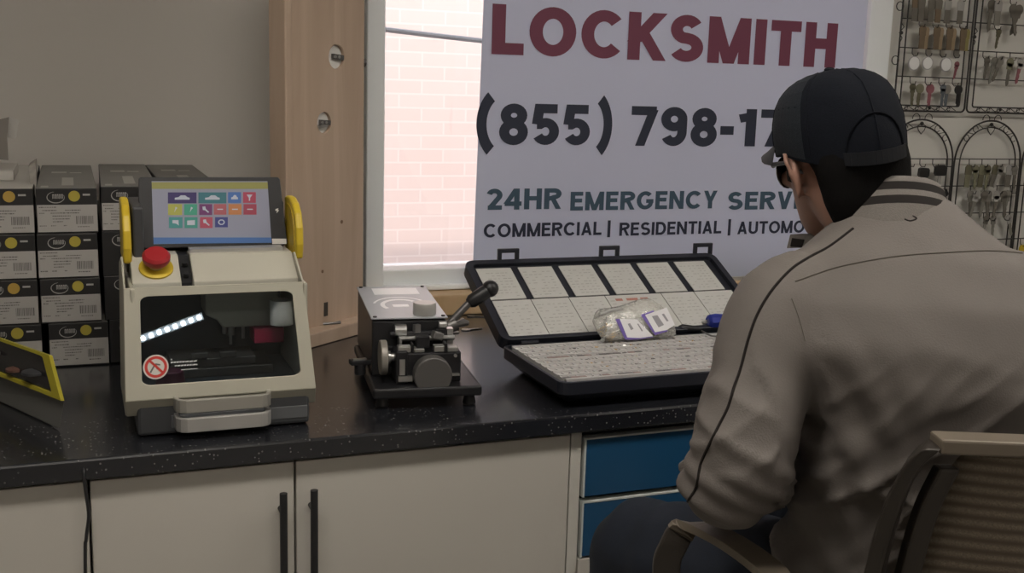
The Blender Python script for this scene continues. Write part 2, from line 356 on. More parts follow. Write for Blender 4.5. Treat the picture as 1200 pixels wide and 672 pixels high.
# ---------------------------------------------------------------- counter and cabinets
FY = 1.795
c = MB(); c.prism([(-1.6, FY, CT-.036), (-1.6, 3.07, CT-.036), (-1.6, 3.07, CT), (-1.6, FY, CT)], (2.279, 0, 0))
c.box(.679, 3.6, FY, 2.795, CT-.036, CT)
c = MB(); zb, zt = CT-.036, CT
poly = [(-1.6, FY), (3.6, FY), (3.6, 2.795), (.675, 2.795), (.675, 3.075), (-1.6, 3.075)]
c.prism([(x, y, zb) for x, y in poly], (0, 0, zt-zb))
tag(c.build('countertop', counterm, bevel=.004, seg=2), 'long black speckled laminate countertop running under the window', 'countertop')
CF = 1.815
def cabinet(x0, x1, doors, label, z0=.10, z1=.862, handles=(), stile=None):
    t = thing('base_cabinet', label, 'cabinet', ((x0+x1)/2, CF, 0))
    b = MB(); b.box(x0, x1, CF+.019, CF+.56, z0, z1); b.box(x0, x1, CF+.07, CF+.5, 0, z0)
    b.build('body', cabm, t, world=True)
    for i, (a, e) in enumerate(doors):
        d = MB().box(a, e, CF, CF+.018, z0+.01, z1-.006).build('door', cabm, t, world=True, bevel=.0015)
        if i < len(handles) and handles[i] is not None:
            hx = handles[i]; h = MB(); h.cyl((hx, CF-.03, .50), (hx, CF-.03, .812), .0065, n=14)
            for z in (.54, .775): h.cyl((hx, CF-.03, z), (hx, CF+.001, z), .005, n=10)
            o = h.build('handle', black, t, world=True, smooth=True)
            M = wm(t).inverted() @ Matrix.Identity(4)
            o.parent = d; o.matrix_parent_inverse = Matrix.Identity(4)
            # same local frame as the door (both are built in the cabinet frame)
    if stile:
        MB().box(stile[0], stile[1], CF+.001, CF+.019, z0, z1).build('stile', mat('cream_edge', (.60, .585, .53), .5), t, world=True)
    return t
cabinet(-1.2, .0045, [(-.65, .0035), (-1.195, -.655)], 'cream base cabinet left of the hanging black cord', handles=(None, None))
cabinet(.0075, .878, [(.0085, .334), (.338, .853)], 'cream base cabinet with two doors and long black bar handles', handles=(.311, .363), stile=(.856, .877))
# drawers
blue = mat('blue_laminate', (.012, .075, .17), .33, var=.15, scale=8)
t = thing('drawer_unit', 'blue fronted drawer unit under the countertop beside the seated man\'s knee', 'drawer unit', (1.2, CF, 0))
b = MB(); b.box(.880, 1.52, CF+.02, CF+.56, .10, .862); b.box(.880, 1.52, CF+.07, CF+.5, 0, .10); b.build('body', mat('dark_carcass', (.02, .02, .022), .6), t, world=True)
for z0, z1 in ((.731, .845), (.609, .718), (.36, .60), (.11, .35)):
    d = MB(); x0, x1, y0, y1 = .885, 1.51, CF-.002, CF+.018
    d.add([(x0, y0, z0), (x1, y0, z0), (x1, y0, z1), (x0, y0, z1)], [(0, 1, 2, 3)], 0)
    d.add([(x0, y0, z0), (x1, y0, z0), (x1, y0, z1), (x0, y0, z1), (x0, y1, z0), (x1, y1, z0), (x1, y1, z1), (x0, y1, z1)], [(4, 5, 1, 0), (5, 6, 2, 1), (6, 7, 3, 2), (7, 4, 0, 3), (4, 7, 6, 5)], 1)
    # light edge banding seen as a thin rim round the blue face
    e = .0022
    for q in ((x0-e, x0+.0012, z0-e, z1+e), (x0, x1, z1-.0012, z1+e)): d.box(q[0], q[1], y0-.001, y1, q[2], q[3], 1)
    d.build('drawer', [blue, mat('pale_edging', (.55, .58, .56), .5)], t, world=True)
MB().box(.8785, .905, CF-.004, CF+.018, .55, .603).build('bottom_rail', cabm, t, world=True)
# cord in front of cabinet gap
pts = [atY(98, 556, 1.79), atY(101, 580, 1.79), atY(104, 605, 1.792), atY(101, 632, 1.792), atY(100, 672, 1.792)]
pts = [Vector((p.x, p.y, p.z)) for p in pts]; pts = [pts[0]+Vector((0, .015, .01))]+pts+[Vector((pts[-1].x-.01, 1.80, .3)), Vector((pts[-1].x+.03, 1.78, .02)), Vector((pts[-1].x+.2, 1.74, .006))]
def smoothpath(pts, k=6):
    out = []; n = len(pts)
    for i in range(n-1):
        p0, p1, p2, p3 = pts[max(i-1, 0)], pts[i], pts[i+1], pts[min(i+2, n-1)]
        for j in range(k):
            t = j/k; out.append(.5*((2*p1)+(p2-p0)*t+(2*p0-5*p1+4*p2-p3)*t*t+(3*p1-p0-3*p2+p3)*t**3))
    out.append(pts[-1]); return out
tag(MB().tube(smoothpath(pts), .0028, 8).build('power_cord', black, smooth=True), 'black power cord hanging down the front of the cream cabinets', 'cord')

# ---------------------------------------------------------------- boxes
blk = mat('box_black', (.022, .021, .021), .5, var=.2); gtop = mat('box_grey_top', (.20, .195, .18), .55, var=.12); wtop = mat('box_pale_top', (.50, .48, .44), .6, var=.05)
dot = mat('dot_yellow', (.46, .38, .06), .5); doto = mat('dot_orange', (.50, .33, .07), .5); logo = mat('logo_white', (.45, .44, .42), .5); lab1 = mat('label_paper', (.44, .42, .395), .6, var=.04)
def lock_box(x0, z0, w_, label, group=None, h=.0915, y0=2.40, dep=.60, seed=0, top=gtop, tilt=0, dotm=dot, plain=False, labw=(0.01, .99), narrow=False, rz=0):
    rnd = random.Random(seed)
    t = thing('lock_box', label, 'box', (x0, y0, z0), rz, group)
    b = MB(); g = .0008
    b.box(0, w_-g, 0, dep, 0, h-.001, 0)
    b.build('body', blk, t, bevel=.001)
    lid = MB(); lid.box(.001, w_-g-.001, .002, dep-.002, h-.001, h-.0002, 0)
    if top is gtop:
        lid.box(w_*.22, w_*.5, .36, .40, h-.0002, h+.0001, 1); lid.box(w_*.56, w_*.78, .36, .38, h-.0002, h+.0001, 1)
        lid.box(w_*.42, w_*.62, .06, .24, h-.0002, h+.0001, 1); lid.box(w_*.08, w_*.2, .02, .05, h-.0002, h+.0001, 1)
    lid.build('lid', [top, mat('print_pale', (.40, .39, .36), .5)], t)
    if plain: return t
    # logo : swoosh and a row of small strokes
    l = MB(); zc = h*.80; xc = w_*.32; n = 26; pts = []
    for i in range(n+1):
        a = R(100+ (385-100)*i/n); pts.append((xc+math.cos(a)*w_*.135, zc+math.sin(a)*h*.115, .0009+.0022*math.sin(PI*i/n)))
    for i in range(n):
        (ax, az, aw), (bx, bz, bw) = pts[i], pts[i+1]
        dx, dz = bx-ax, bz-az; q = math.hypot(dx, dz)+1e-9; nx, nz_ = -dz/q, dx/q
        l.add([(ax, -.0006, az), (bx, -.0006, bz), (bx-nx*bw*.6, -.0006, bz-nz_*bw*.6), (ax-nx*aw*.6, -.0006, az-nz_*aw*.6)], [(0, 1, 2, 3)])
    for i in range(5):
        xx = xc-w_*.055+i*w_*.036; l.box(xx, xx+w_*.009, -.0007, 0, zc-h*.035, zc+h*.065); l.box(xx+w_*.018, xx+w_*.027, -.0007, 0, zc-h*.03, zc+h*.065); l.box(xx, xx+w_*.027, -.0007, 0, zc+h*.04, zc+h*.065)
    l.build('logo', logo, t)
    if not narrow:
        dd = MB(); dd.lathe([(.0001, -.0007), (w_*.095, -.0007), (w_*.095, 0)], (w_*.62, 0, h*.82), 'Y', 24); dd.build('dot_sticker', dotm, t)
        MB().box(w_*.76, w_*.88, -.0006, 0, h*.83, h*.87).build('size_mark', logo, t)
    a, e = labw; p = MB(); p.box(w_*a, w_*e, -.0008, 0, .003, h*.63, 0)
    def ln(u0, u1, v, th=.022, mi=1): p.box(w_*(a+(e-a)*u0), w_*(a+(e-a)*u1), -.0011, -.0007, h*(v-th/2), h*(v+th/2), mi)
    for u0, u1, v in ((.03, .32, .58), (.08, .32, .51), (.46, .72, .51), (.03, .12, .45), (.22, .70, .45), (.25, .55, .385), (.25, .53, .32), (.25, .42, .26), (.03, .15, .17), (.22, .30, .17), (.43, .48, .17), (.66, .86, .14)):
        x = u0
        while x < u1:
            q = x+rnd.uniform(.015, .045); ln(x, min(q, u1), v, rnd.uniform(.014, .026)); x = q+.008
    if not narrow:
        x = .64
        while x < .92:
            q = rnd.uniform(.006, .02); p.box(w_*(a+(e-a)*x), w_*(a+(e-a)*(x+q)), -.0011, -.0007, h*.20, h*.38, 1); x += q+rnd.uniform(.006, .014)
    p.build('label', [lab1, ink], t)
    return t
rows = ['bottom', 'third from the top', 'second from the top', 'top']
for r in range(4):
    z = CT+.001+r*.0925
    dx = [.012, .0, -.002, 0][r]
    lock_box(-.19, z, .118+dx*.3, ('black lock box, %s in the stack at the left edge' % ['lowest', 'third from the top', 'second from the top', 'pale topped and topmost'][r]), 'lock boxes stacked against the left wall', top=(wtop if r == 3 else gtop), seed=r, dotm=(doto if r in (1, 3) else dot))
    lock_box(-.068+dx, z, .115, ('labelled black lock box, %s in the second stack' % ['lowest', 'third from the top', 'second from the top', 'topmost'][r]), 'lock boxes stacked against the left wall', seed=10+r)
    lock_box(.054+dx*.6, z+.002, .112, ('black lock box beside the cream machine, %s in the third stack' % ['lowest', 'third from the top', 'second from the top', 'topmost'][r]), 'lock boxes stacked against the left wall', seed=20+r, h=.0925, narrow=True, labw=(.01, .62) if r == 3 else (.4, .9), rz=(-1 if r == 3 else 0))
    lock_box(.178, z, .118, ('black lock box behind the tablet, %s of the fourth stack' % ['lowest', 'third from the top', 'second from the top', 'topmost'][r]), 'lock boxes stacked against the left wall', seed=30+r, y0=2.46, dep=.56, narrow=True)
# open carton flap standing on the leftmost stack
zt = CT+.001+4*.0925
t = thing('open_carton', 'small pale carton with a raised flap on top of the leftmost box stack', 'carton', (-.17, 2.62, zt))
a0 = atY(0, 163, 2.62); a1 = atY(11, 137, 2.62); a2 = atY(22, 141, 2.60); a3 = atY(19, 163, 2.60); a4 = atY(9, 161, 2.62)
m_ = MB(); m_.box(-.30, a4.x+.01, 2.56, 2.80, zt+.0003, zt+.02); m_.build('box_body', wtop, t, world=True)
m_ = MB(); m_.prism([Vector((-.30, 2.60, a0.z-.03)), Vector((a4.x, 2.60, zt+.04)), Vector((a4.x, 2.60, a4.z)), Vector((a1.x, 2.60, a1.z)), Vector((-.30, 2.60, a0.z-.0))], (0, .003, 0)); m_.build('raised_flap', mat('carton_dark_flap', (.20, .18, .16), .7), t, world=True)  # raised flap in a darker tone than the carton body
m_ = MB(); m_.prism([a4, a1, a2, a3], (0, .004, 0)); m_.build('white_flap_end', paper, t, world=True)
m_ = MB(); zz = zt-.0; p = atZ(37, 208, zt+.0)
t = tag(m_.prism([(-.077, 2.50, CT+.30), (-.070, 2.50, CT+.30), (-.068, 2.50, zt+.045), (-.082, 2.50, zt+.035)], (0, .09, 0), 0).build('folded_leaflet', mat('leaflet_stripe', (.30, .28, .25), .6, var=.5, scale=60)), 'small striped folded leaflet wedged upright between the two leftmost box stacks', 'leaflet')

# ---------------------------------------------------------------- display board with door locks
a38 = R(38); u = Vector((math.cos(a38), math.sin(a38), 0)); nrm = Vector((-math.sin(a38), math.cos(a38), 0))
t = thing('lock_display_board', 'tall pine board on the counter with door latches fitted in drilled holes', 'display board', (.487, 2.489, CT), 38)
# local frame: x along the face, y into the board, z up
def ring2(cx, cz, r, n=24): return [(cx+r*math.cos(2*PI*i/n), cz+r*math.sin(2*PI*i/n)) for i in range(n)]
holes = [(.112, 1.551-CT, .027), (.067, 1.403-CT, .0245)]
import bmesh
def board_with_holes():
    b = MB(); X0, X1, Z1, T = -.045, .212, 1.02, .038
    o = MB().box(X0, X1, 0, T, .0005, Z1).build('board', wood, t)
    bm = bmesh.new(); bm.from_mesh(o.data)
    o.modifiers.new('bevel', 'BEVEL').width = .002
    for cx, cz, r in holes:
        cm = MB().lathe([(r, -.02), (r, T+.02)], (cx, 0, cz), 'Y', 32)
        c = cm.build('cut', wood, t); bpy.context.view_layer.update()
        bo = o.modifiers.new('b', 'BOOLEAN'); bo.object = c; bo.operation = 'DIFFERENCE'; bo.solver = 'EXACT'
        o.modifiers.move(len(o.modifiers)-1, 0)
        bpy.context.view_layer.update()
        me = bpy.data.meshes.new_from_object(o.evaluated_get(bpy.context.evaluated_depsgraph_get()))
        o.modifiers.clear(); o.data = me; bpy.data.objects.remove(c)
    for p in o.data.polygons: p.use_smooth = False
    bm.free(); return o
board_with_holes()
MB().box(-.046-.022, -.0455, -.006, .042, .0005, 1.02).build('side_batten', wood, t, bevel=.003)
MB().box(-.05, .20, -.045, .10, .0004, .033).build('foot_ledge', wood, t, bevel=.003)
for k, (cx, cz, r) in enumerate(holes):
    h = MB()
    h.lathe([(r*.98, .008), (r*.98, .012)], (cx, 0, cz), 'Y', 24, 0)          # pale disc standing in for window light through the open bore
    h.cbox((cx+r*.25, .004, cz+r*.02), (r*1.3, .010, r*.42), (0, 4, 0), 1)
    for s_ in (-.3, .25): h.cyl((cx+s_*r, -.003, cz+r*.02), (cx+s_*r, .0, cz+r*.02), r*.13, n=10, mi=2)
    if k: h.cbox((cx, .005, cz-.3*r), (r*1.2, .01, r*.3), (0, -8, 0), 2)
    h.build('latch', [mat('bore_daylight', (.74, .73, .70), .45), dsteel, steel], t)
MB().cbox((.2125, .019, 1.539-CT), (.003, .024, .055), (0, 0, 0)).cyl((.2125, .014, 1.541-CT), (.226, .014, 1.541-CT), .011, n=12).build('latch_faceplate', dsteel, t)
MB().box(.065, .078, -.0015, .001, .052, .085).build('strike_slot', mat('dark_slot', (.05, .045, .04), .5), t)
sc = MB(); sc.tube([(.058, -.004, .036), (.075, -.02, .037), (.094, -.026, .036)], .003, 6); sc.tube([(.07, -.018, .037), (.10, -.02, .037)], .002, 6); sc.build('loose_screw', dsteel, t)
kn = MB()
for cx, cz, r in ((.13, .27, .0045), (.09, .98, .005), (.06, .16, .004)): kn.lathe([(.0005, -.0006), (r, -.0006), (r, .0004)], (cx, 0, cz), 'Y', 14)
kn.build('wood_knot', mat('knot', (.20, .12, .07), .6), t)
# ---------------------------------------------------------------- helpers for plates
def plane_pt(px, py, p, n):
    d = ray(px, py); return CP + d*((Vector(p)-CP).dot(n)/d.dot(n))
def rrect(x0, x1, y0, y1, r, k=6):
    out = []
    for cx, cy, a0 in ((x1-r, y1-r, 0), (x0+r, y1-r, 90), (x0+r, y0+r, 180), (x1-r, y0+r, 270)):
        for i in range(k+1):
            a = R(a0+90*i/k); out.append((cx+r*math.cos(a), cy+r*math.sin(a)))
    return out
def framed(mb, outer, inner, f, th, mi=0):
    """plate with a hole; outer & inner have equal counts; f maps (u,v,d) to 3-d"""
    n = len(inner); vs = [f(u, v, 0) for u, v in outer]+[f(u, v, 0) for u, v in inner]+[f(u, v, th) for u, v in outer]+[f(u, v, th) for u, v in inner]; fs = []
    for i in range(n):
        j = (i+1) % n
        fs += [(i, j, n+j, n+i), (2*n+i, 3*n+i, 3*n+j, 2*n+j), (i, 2*n+i, 2*n+j, j), (n+i, n+j, 3*n+j, 3*n+i)]
    mb.add(vs, fs, mi)
def ribbon(mb, path, z0, z1, th, mi=0):
    """upright band following a plan path"""
    n = len(path); L = []; Rr = []
    for i in range(n):
        a = Vector(path[max(i-1, 0)]); b = Vector(path[min(i+1, n-1)]); t = (b-a).normalized(); q = Vector((-t.y, t.x))*th/2; p = Vector(path[i]); L.append(p+q); Rr.append(p-q)
    poly = L+Rr[::-1]
    vs = [(p.x, p.y, z0) for p in L+Rr]+[(p.x, p.y, z1) for p in L+Rr]; fs = []
    for i in range(n-1):
        fs += [(i, i+1, 2*n+i+1, 2*n+i), (n+i, 3*n+i, 3*n+i+1, n+i+1), (i, n+i, n+i+1, i+1), (2*n+i, 2*n+i+1, 3*n+i+1, 3*n+i)]
    fs += [(0, 2*n, 3*n, n), (n-1, 2*n-1, 4*n-1, 3*n-1)]
    mb.add(vs, fs, mi)

# ---------------------------------------------------------------- big key cutting machine
t = thing('key_cutting_machine', 'cream key cutting machine with tablet screen, red emergency button and yellow guards', 'key machine', (.228, 1.95, CT))
b = MB(); b.box(.086, .374, 1.877, 2.25, CT+.003, .962); b.build('base', grey, t, world=True, bevel=.006)
b = MB(); b.box(.10, .36, 1.92, 2.22, CT+.0005, CT+.0035)
b.build('base_plinth', black, t, world=True)
b = MB(); b.box(.082, .090, 1.90, 2.20, .960, 1.150); b.box(.368, .376, 1.90, 2.20, .960, 1.150); b.box(.09, .368, 2.16, 2.20, .960, 1.19)
b.box(.084, .374, 2.07, 2.22, 1.14, 1.185); b.build('housing', cream, t, world=True, bevel=.003)
b = MB(); b.box(.0905, .3675, 1.90, 2.159, .9625, .968, 0); b.box(.0905, .3675, 2.13, 2.159, .968, 1.139, 0)
b.box(.0905, .0925, 1.90, 2.13, .968, 1.10, 0); b.build('cutting_chamber', mat('chamber_dark', (.10, .125, .15), .4), t, world=True)
b = MB(); b.prism([(.215, 2.02, 1.075), (.235, 2.02, 1.065), (.245, 2.02, 1.05), (.345, 2.02, 1.05), (.345, 2.02, 1.135), (.215, 2.02, 1.135)], (0, .08, 0)); b.build('spindle_housing', cream2, t, world=True, bevel=.003)
b = MB(); b.cyl((.262, 2.05, 1.05), (.262, 2.05, 1.03), .008, mi=0); b.cyl((.262, 2.05, 1.03), (.262, 2.05, 1.012), .003, mi=0); b.cyl((.285, 2.05, 1.05), (.285, 2.05, 1.022), .0035, mi=0); b.cyl((.25, 2.04, 1.052), (.25, 2.04, 1.035), .004, mi=0)
build_each(b, 'cutter', steel, t, world=True, smooth=True)
MB().box(.298, .352, 2.00, 2.06, 1.022, 1.050).build('red_clamp_block', mat('crimson', (.33, .02, .06), .4), t, world=True, bevel=.002)
MB().cyl((.345, 1.985, 1.060), (.345, 1.985, 1.105), .021, n=24).build('tool_motor', mat('motor_glare_white', (.85, .83, .78), .25, metal=.2), t, world=True, smooth=True)  # motor whitened to stand in for the window's glare on the cover pane
b = MB(); b.box(.12, .33, 1.99, 2.10, .968, .985); b.box(.15, .30, 2.0, 2.08, .985, 1.000); b.cbox((.20, 1.995, 1.008), (.03, .012, .012)); b.cbox((.25, 1.995, 1.008), (.03, .012, .012)); b.build('key_clamp', dsteel, t, world=True, bevel=.002)
MB().cyl((.147, 1.962, .968), (.147, 1.962, .992), .026, .022, n=24).build('clamp_knob', mat('maroon_knob', (.16, .03, .07), .3), t, world=True, smooth=True, bevel=.002)
e0 = atY(163, 399, 1.955); e1 = atY(238, 371, 1.955); dd = (e1-e0); ang = math.degrees(math.atan2(dd.z, dd.x))
led = MB(); led.cbox((e0+e1)/2+Vector((0, .006, 0)), (dd.length, .004, .013), (0, -ang, 0), 0)
lm = bpy.data.materials.new('led_light'); lm.use_nodes = True; bs = lm.node_tree.nodes['Principled BSDF']; bs.inputs['Emission Color'].default_value = (.9, .96, 1, 1); bs.inputs['Emission Strength'].default_value = 18
lb = MB()
for i in range(8):
    c = e0+dd*((i+.5)/8); lb.cbox(c+Vector((0, .0025, 0)), (.0062, .004, .0062), (0, -ang, 0))
o = led.build('led_strip', mat('led_board', (.22, .23, .24), .4), t, world=True)
lo = lb.build('led_bulb', lm, o); lo.data.transform(wm(t).inverted())
# top blocks
prof = [(1.942, 1.135), (1.942, 1.152), (2.004, 1.190), (2.05, 1.190), (2.05, 1.135)]
for nm, x0, x1 in (('button_panel', .088, .168), ('top_cover', .188, .3675)):
    MB().prism([(x0, y, z) for y, z in prof], (x1-x0, 0, 0)).build(nm, cream2, t, world=True, bevel=.002)
b = MB(); b.prism([(.1695, y+.012, z-.004) for y, z in prof], (.017, 0, 0))
for yy in (1.965, 1.99): b.cyl((.178, yy, 1.158+(yy-1.965)*.6), (.178, yy-.003, 1.164+(yy-1.965)*.6), .005, n=12)
b.build('dark_gap_strip', black, t, world=True)
b = MB(); b.box(.19, .355, 2.02, 2.05, 1.190, 1.196); b.build('silver_rail', silver, t, world=True)
# e-stop
nv = Vector((0, -.52, .854)).normalized(); Mx = nv.to_track_quat('Z', 'Y').to_matrix(); c0 = Vector((.129, 1.973, 1.1715))
MB().lathe([(.0285, 0), (.0285, .003), (.0255, .0045)], c0, 'Z', 30, M=Mx).build('yellow_ring', yellow, t, world=True, smooth=True)
o = MB().lathe([(.0105, .0045), (.0105, .012), (.020, .016), (.0232, .022), (.0232, .029), (.019, .034), (.008, .0355), (.001, .036)], c0, 'Z', 30, M=Mx).build('emergency_stop_button', redp, t, world=True, smooth=True)
MB().lathe([(.0115, .0045), (.0115, .009)], c0, 'Z', 24, M=Mx).build('button_collar', mat('pale_yellow', (.7, .62, .3), .4), t, world=True)
# guards
gp = [(1.99, 1.178), (1.984, 1.205), (1.987, 1.235), (2.0, 1.260), (2.022, 1.276), (2.055, 1.284), (2.085, 1.284), (2.10, 1.28), (2.10, 1.178)]
for nm, x0 in (('yellow_guard', .372), ('yellow_guard', .077)):
    b = MB(); b.prism([(x0, y, z) for y, z in gp], (.014, 0, 0)); b.build(nm, yellow, t, world=True, bevel=.004, seg=3)
b = MB(); b.prism([(.3705, 2.045+(y-2.045)*.78, 1.225+(z-1.225)*.78) for y, z in gp], (.0015, 0, 0)); b.build('guard_rib', mat('yellow_dark', (.55, .38, .02), .45), t, world=True)
b = MB(); b.box(.094, .371, 2.10, 2.20, 1.15, 1.272); b.box(.094, .112, 2.00, 2.10, 1.16, 1.275); b.build('rear_column', grey, t, world=True, bevel=.004)
# cover
xl0, xr0, xl1, xr1 = .068, .3835, .0725, .3705      # bottom, top edges
def cov(u, v, d):   # u 0..1 across, v 0..1 up the face, d depth
    y = 1.868+(1.905-1.868)*v; z = .968+(1.151-.968)*v
    return Vector((xl0+(xl1-xl0)*v + u*((xr0+(xr1-xr0)*v)-(xl0+(xl1-xl0)*v)), y+d, z))
inner = rrect(.085, .925, .13, .92, .05); inner = [((u-.5)*1+.5, v) for u, v in inner]
outer = []
for i in range(4):
    cx, cy = [(1, 1), (0, 1), (0, 0), (1, 0)][i]
    outer += [(cx, cy)]*7
c = MB(); framed(c, outer, inner, cov, .004)
lpp = MB(); lpp.prism([(xl0, 1.868, .968), (xl0, 1.872, .968), (xl0+.002, 1.890, .937), (xl0+.002, 1.886, .937)], (xr0-xl0, 0, 0))
sp = MB(); sp.prism([(xl1-.0005, 1.907, 1.151), (xl0-.0005, 1.870, .968), (xl0, 1.889, .938), (xl0, 2.06, .945), (xl1, 2.07, 1.17), (xl1, 1.985, 1.192)], (.0035, 0, 0))
sp.prism([(xr1-.0035, 1.907, 1.151), (xr0-.0035, 1.870, .968), (xr0-.004, 1.889, .938), (xr0-.006, 2.06, .945), (xr1-.0035, 2.07, 1.17), (xr1-.0035, 1.985, 1.192)], (.0035, 0, 0))
cover = c.build('safety_cover', cream, t, world=True, bevel=.0015)
inv = wm(t).inverted()
def sub(mb, nm, m, **k):
    o = mb.build(nm, m, cover, **k); o.data.transform(inv); return o
sub(lpp, 'lower_lip', cream, bevel=.001)
for q_ in split_mb(sp): sub(q_, 'side_panel', cream, bevel=.001)
p = MB(); poly = rrect(.08, .93, .12, .93, .05); p.prism([cov(u, v, .0045) for u, v in poly], (0, .0018, 0))
sub(p, 'viewing_window', glassmat('cover_acrylic', (.80, .84, .86), rough=.03))
s_ = MB(); cc = cov(.158, .285, 0)
fn = (cov(0, 1, 0)-cov(0, 0, 0)).normalized(); fx = Vector((1, 0, 0)); fo = fx.cross(fn)
Mf = Matrix((fx, fn, fo)).transposed()
if fo.y > 0: fo = -fo; Mf = Matrix((fx, fn, fo)).transposed()
cc = cov(.158, .285, .0042)
def disc(r0, r1, d, mi, a0=0, a1=360, n=36):
    for i in range(n):
        A, B = R(a0+(a1-a0)*i/n), R(a0+(a1-a0)*(i+1)/n)
        s_.add([cc+fx*(math.cos(A)*r0)+fn*(math.sin(A)*r0)+fo*d, cc+fx*(math.cos(A)*r1)+fn*(math.sin(A)*r1)+fo*d, cc+fx*(math.cos(B)*r1)+fn*(math.sin(B)*r1)+fo*d, cc+fx*(math.cos(B)*r0)+fn*(math.sin(B)*r0)+fo*d], [(0, 1, 2, 3)], mi)
disc(0, .0205, .0006, 0); disc(.0135, .018, .0009, 1)
def bar(ax, ay, bx, by, w_, mi, d):
    q = Vector((bx-ax, by-ay)).normalized(); nx, ny = -q.y*w_/2, q.x*w_/2
    s_.add([cc+fx*x+fn*y+fo*d for x, y in ((ax+nx, ay+ny), (bx+nx, by+ny), (bx-nx, by-ny), (ax-nx, ay-ny))], [(0, 1, 2, 3)], mi)
bar(-.009, -.009, -.001, .005, .0028, 2, .0010); bar(-.001, .005, .007, .003, .0025, 2, .0010); bar(-.001, .004, .003, -.004, .003, 2, .0010)
bar(-.0105, .0115, .0115, -.0105, .0038, 1, .0012)
sub(s_, 'no_hands_sticker', [paper, mat('sign_red', (.62, .06, .05), .4), ink])
s_ = MB(); rnd = random.Random(4)
for row, (xa, xb, zz) in enumerate(((.018, .026, .0105), (.018, .066, .0055), (.024, .067, -.0005), (.034, .067, -.0075))):
    x = xa+.006
    while x < xb:
        q = rnd.uniform(.003, .006) if row < 3 else xb-x; bar(x, zz, min(x+q, xb), zz+.0006, .0022 if row < 3 else .0012, 0, .0004); x += q+.001
sub(s_, 'warning_text', mat('white_print', (.62, .64, .64), .5))
h = MB(); ribbon(h, [(.1475, 1.885), (.1475, 1.862), (.149, 1.852), (.154, 1.845), (.162, 1.842), (.286, 1.842), (.294, 1.845), (.299, 1.852), (.3005, 1.862), (.3005, 1.885)], .9480, .9715, .007)
sub(h, 'cover_handle', mat('handle_tan_silver', (.40, .385, .345), .33, metal=.4), bevel=.002)
h = MB(); ribbon(h, [(.1485, 1.892), (.1485, 1.862), (.150, 1.851), (.155, 1.844), (.163, 1.841), (.285, 1.841), (.293, 1.844), (.298, 1.851), (.3, 1.862), (.3, 1.892)], .9150, .9400, .008)
h.build('drawer_handle', silver, t, world=True, bevel=.002)
MB().box(.14, .370, 1.8755, 1.8785, .914, .936).build('chip_drawer', mat('drawer_grey', (.11, .115, .12), .45), t, world=True, bevel=.001)
# tablet
A = atY(163, 209, 2.088); B = atY(327, 208, 2.088); Cc = atY(165, 292, 2.052)
tn = (B-A).cross(Cc-A).normalized()
if tn.y > 0: tn = -tn
def tp(zx, zy, d=0): return plane_pt(zx/4.2+130, zy/4.2+190, A, tn)+tn*d
def tpoly(pts, d): return [tp(x, y, d) for x, y in pts]
out = []
for (cx, cy, a0, r) in ((815, 92, 270, 18), (852, 392, 0, 16), (150, 412, 90, 14), (150, 88, 180, 14)):
    for i in range(6):
        a = R(a0+90*i/5); out.append((cx+r*math.cos(a), cy+r*math.sin(a)))
tb = MB(); tb.prism(tpoly(out, 0), -tn*.010); tab = tb.build('tablet', black, t, world=True, bevel=.0012)
def tsub(nm, quads, m, d, par=None, th=.0003):
    q = MB()
    for i, poly in enumerate(quads): q.prism(tpoly(poly[0], d), tn*th, poly[1])
    o = q.build(nm, m, tab); o.data.transform(inv); return o
def em(n, c, s_=.10):
    g_ = sum(c)/3; c = tuple(v*.8+g_*.2 for v in c); m = mat(n, c, .3, var=.02, emit=s_); return m
tsub('screen', [([(200, 95), (770, 95), (790, 395), (210, 405)], 0)], em('screen_lavender', (.24, .25, .34)), .0004)
def band(y0, y1, c, nm, d=.0009):
    xl = lambda y: 200+10*(y-95)/310; xr = lambda y: 770+20*(y-95)/300
    return tsub(nm, [([(xl(y0), y0), (xr(y0), y0), (xr(y1), y1-6*(y1 > 300)), (xl(y1), y1)], 0)], em(nm, c), d)
band(100, 133, (.27, .26, .05), 'title_bar'); band(372, 404, (.03, .13, .38), 'bottom_bar')
tiles = [((280, 150, 421, 204), (.035, .02, .13), 'car'), ((430, 150, 568, 204), (.02, .16, .20), 'car'), ((576, 149, 640, 202), (.03, .13, .42), 'car'), ((650, 149, 713, 202), (.40, .03, .08), 'pin'),
         ((281, 208, 350, 262), (.38, .38, .03), 'tri'), ((360, 208, 424, 262), (.02, .32, .20), 'tri'), ((434, 208, 498, 262), (.15, .02, .14), 'key'), ((506, 208, 568, 260), (.40, .08, .10), 'ln'), ((578, 208, 642, 260), (.50, .17, .03), 'ln'), ((652, 208, 716, 260), (.34, .03, .07), 'ln'),
         ((285, 272, 352, 326), (.02, .25, .25), 'sq'), ((362, 272, 426, 326), (.02, .27, .22), 'sq2'), ((438, 272, 500, 326), (.42, .04, .09), 'key'), ((512, 272, 575, 322), (.03, .04, .22), 'gear')]
q = MB(); ic = MB(); cols = []
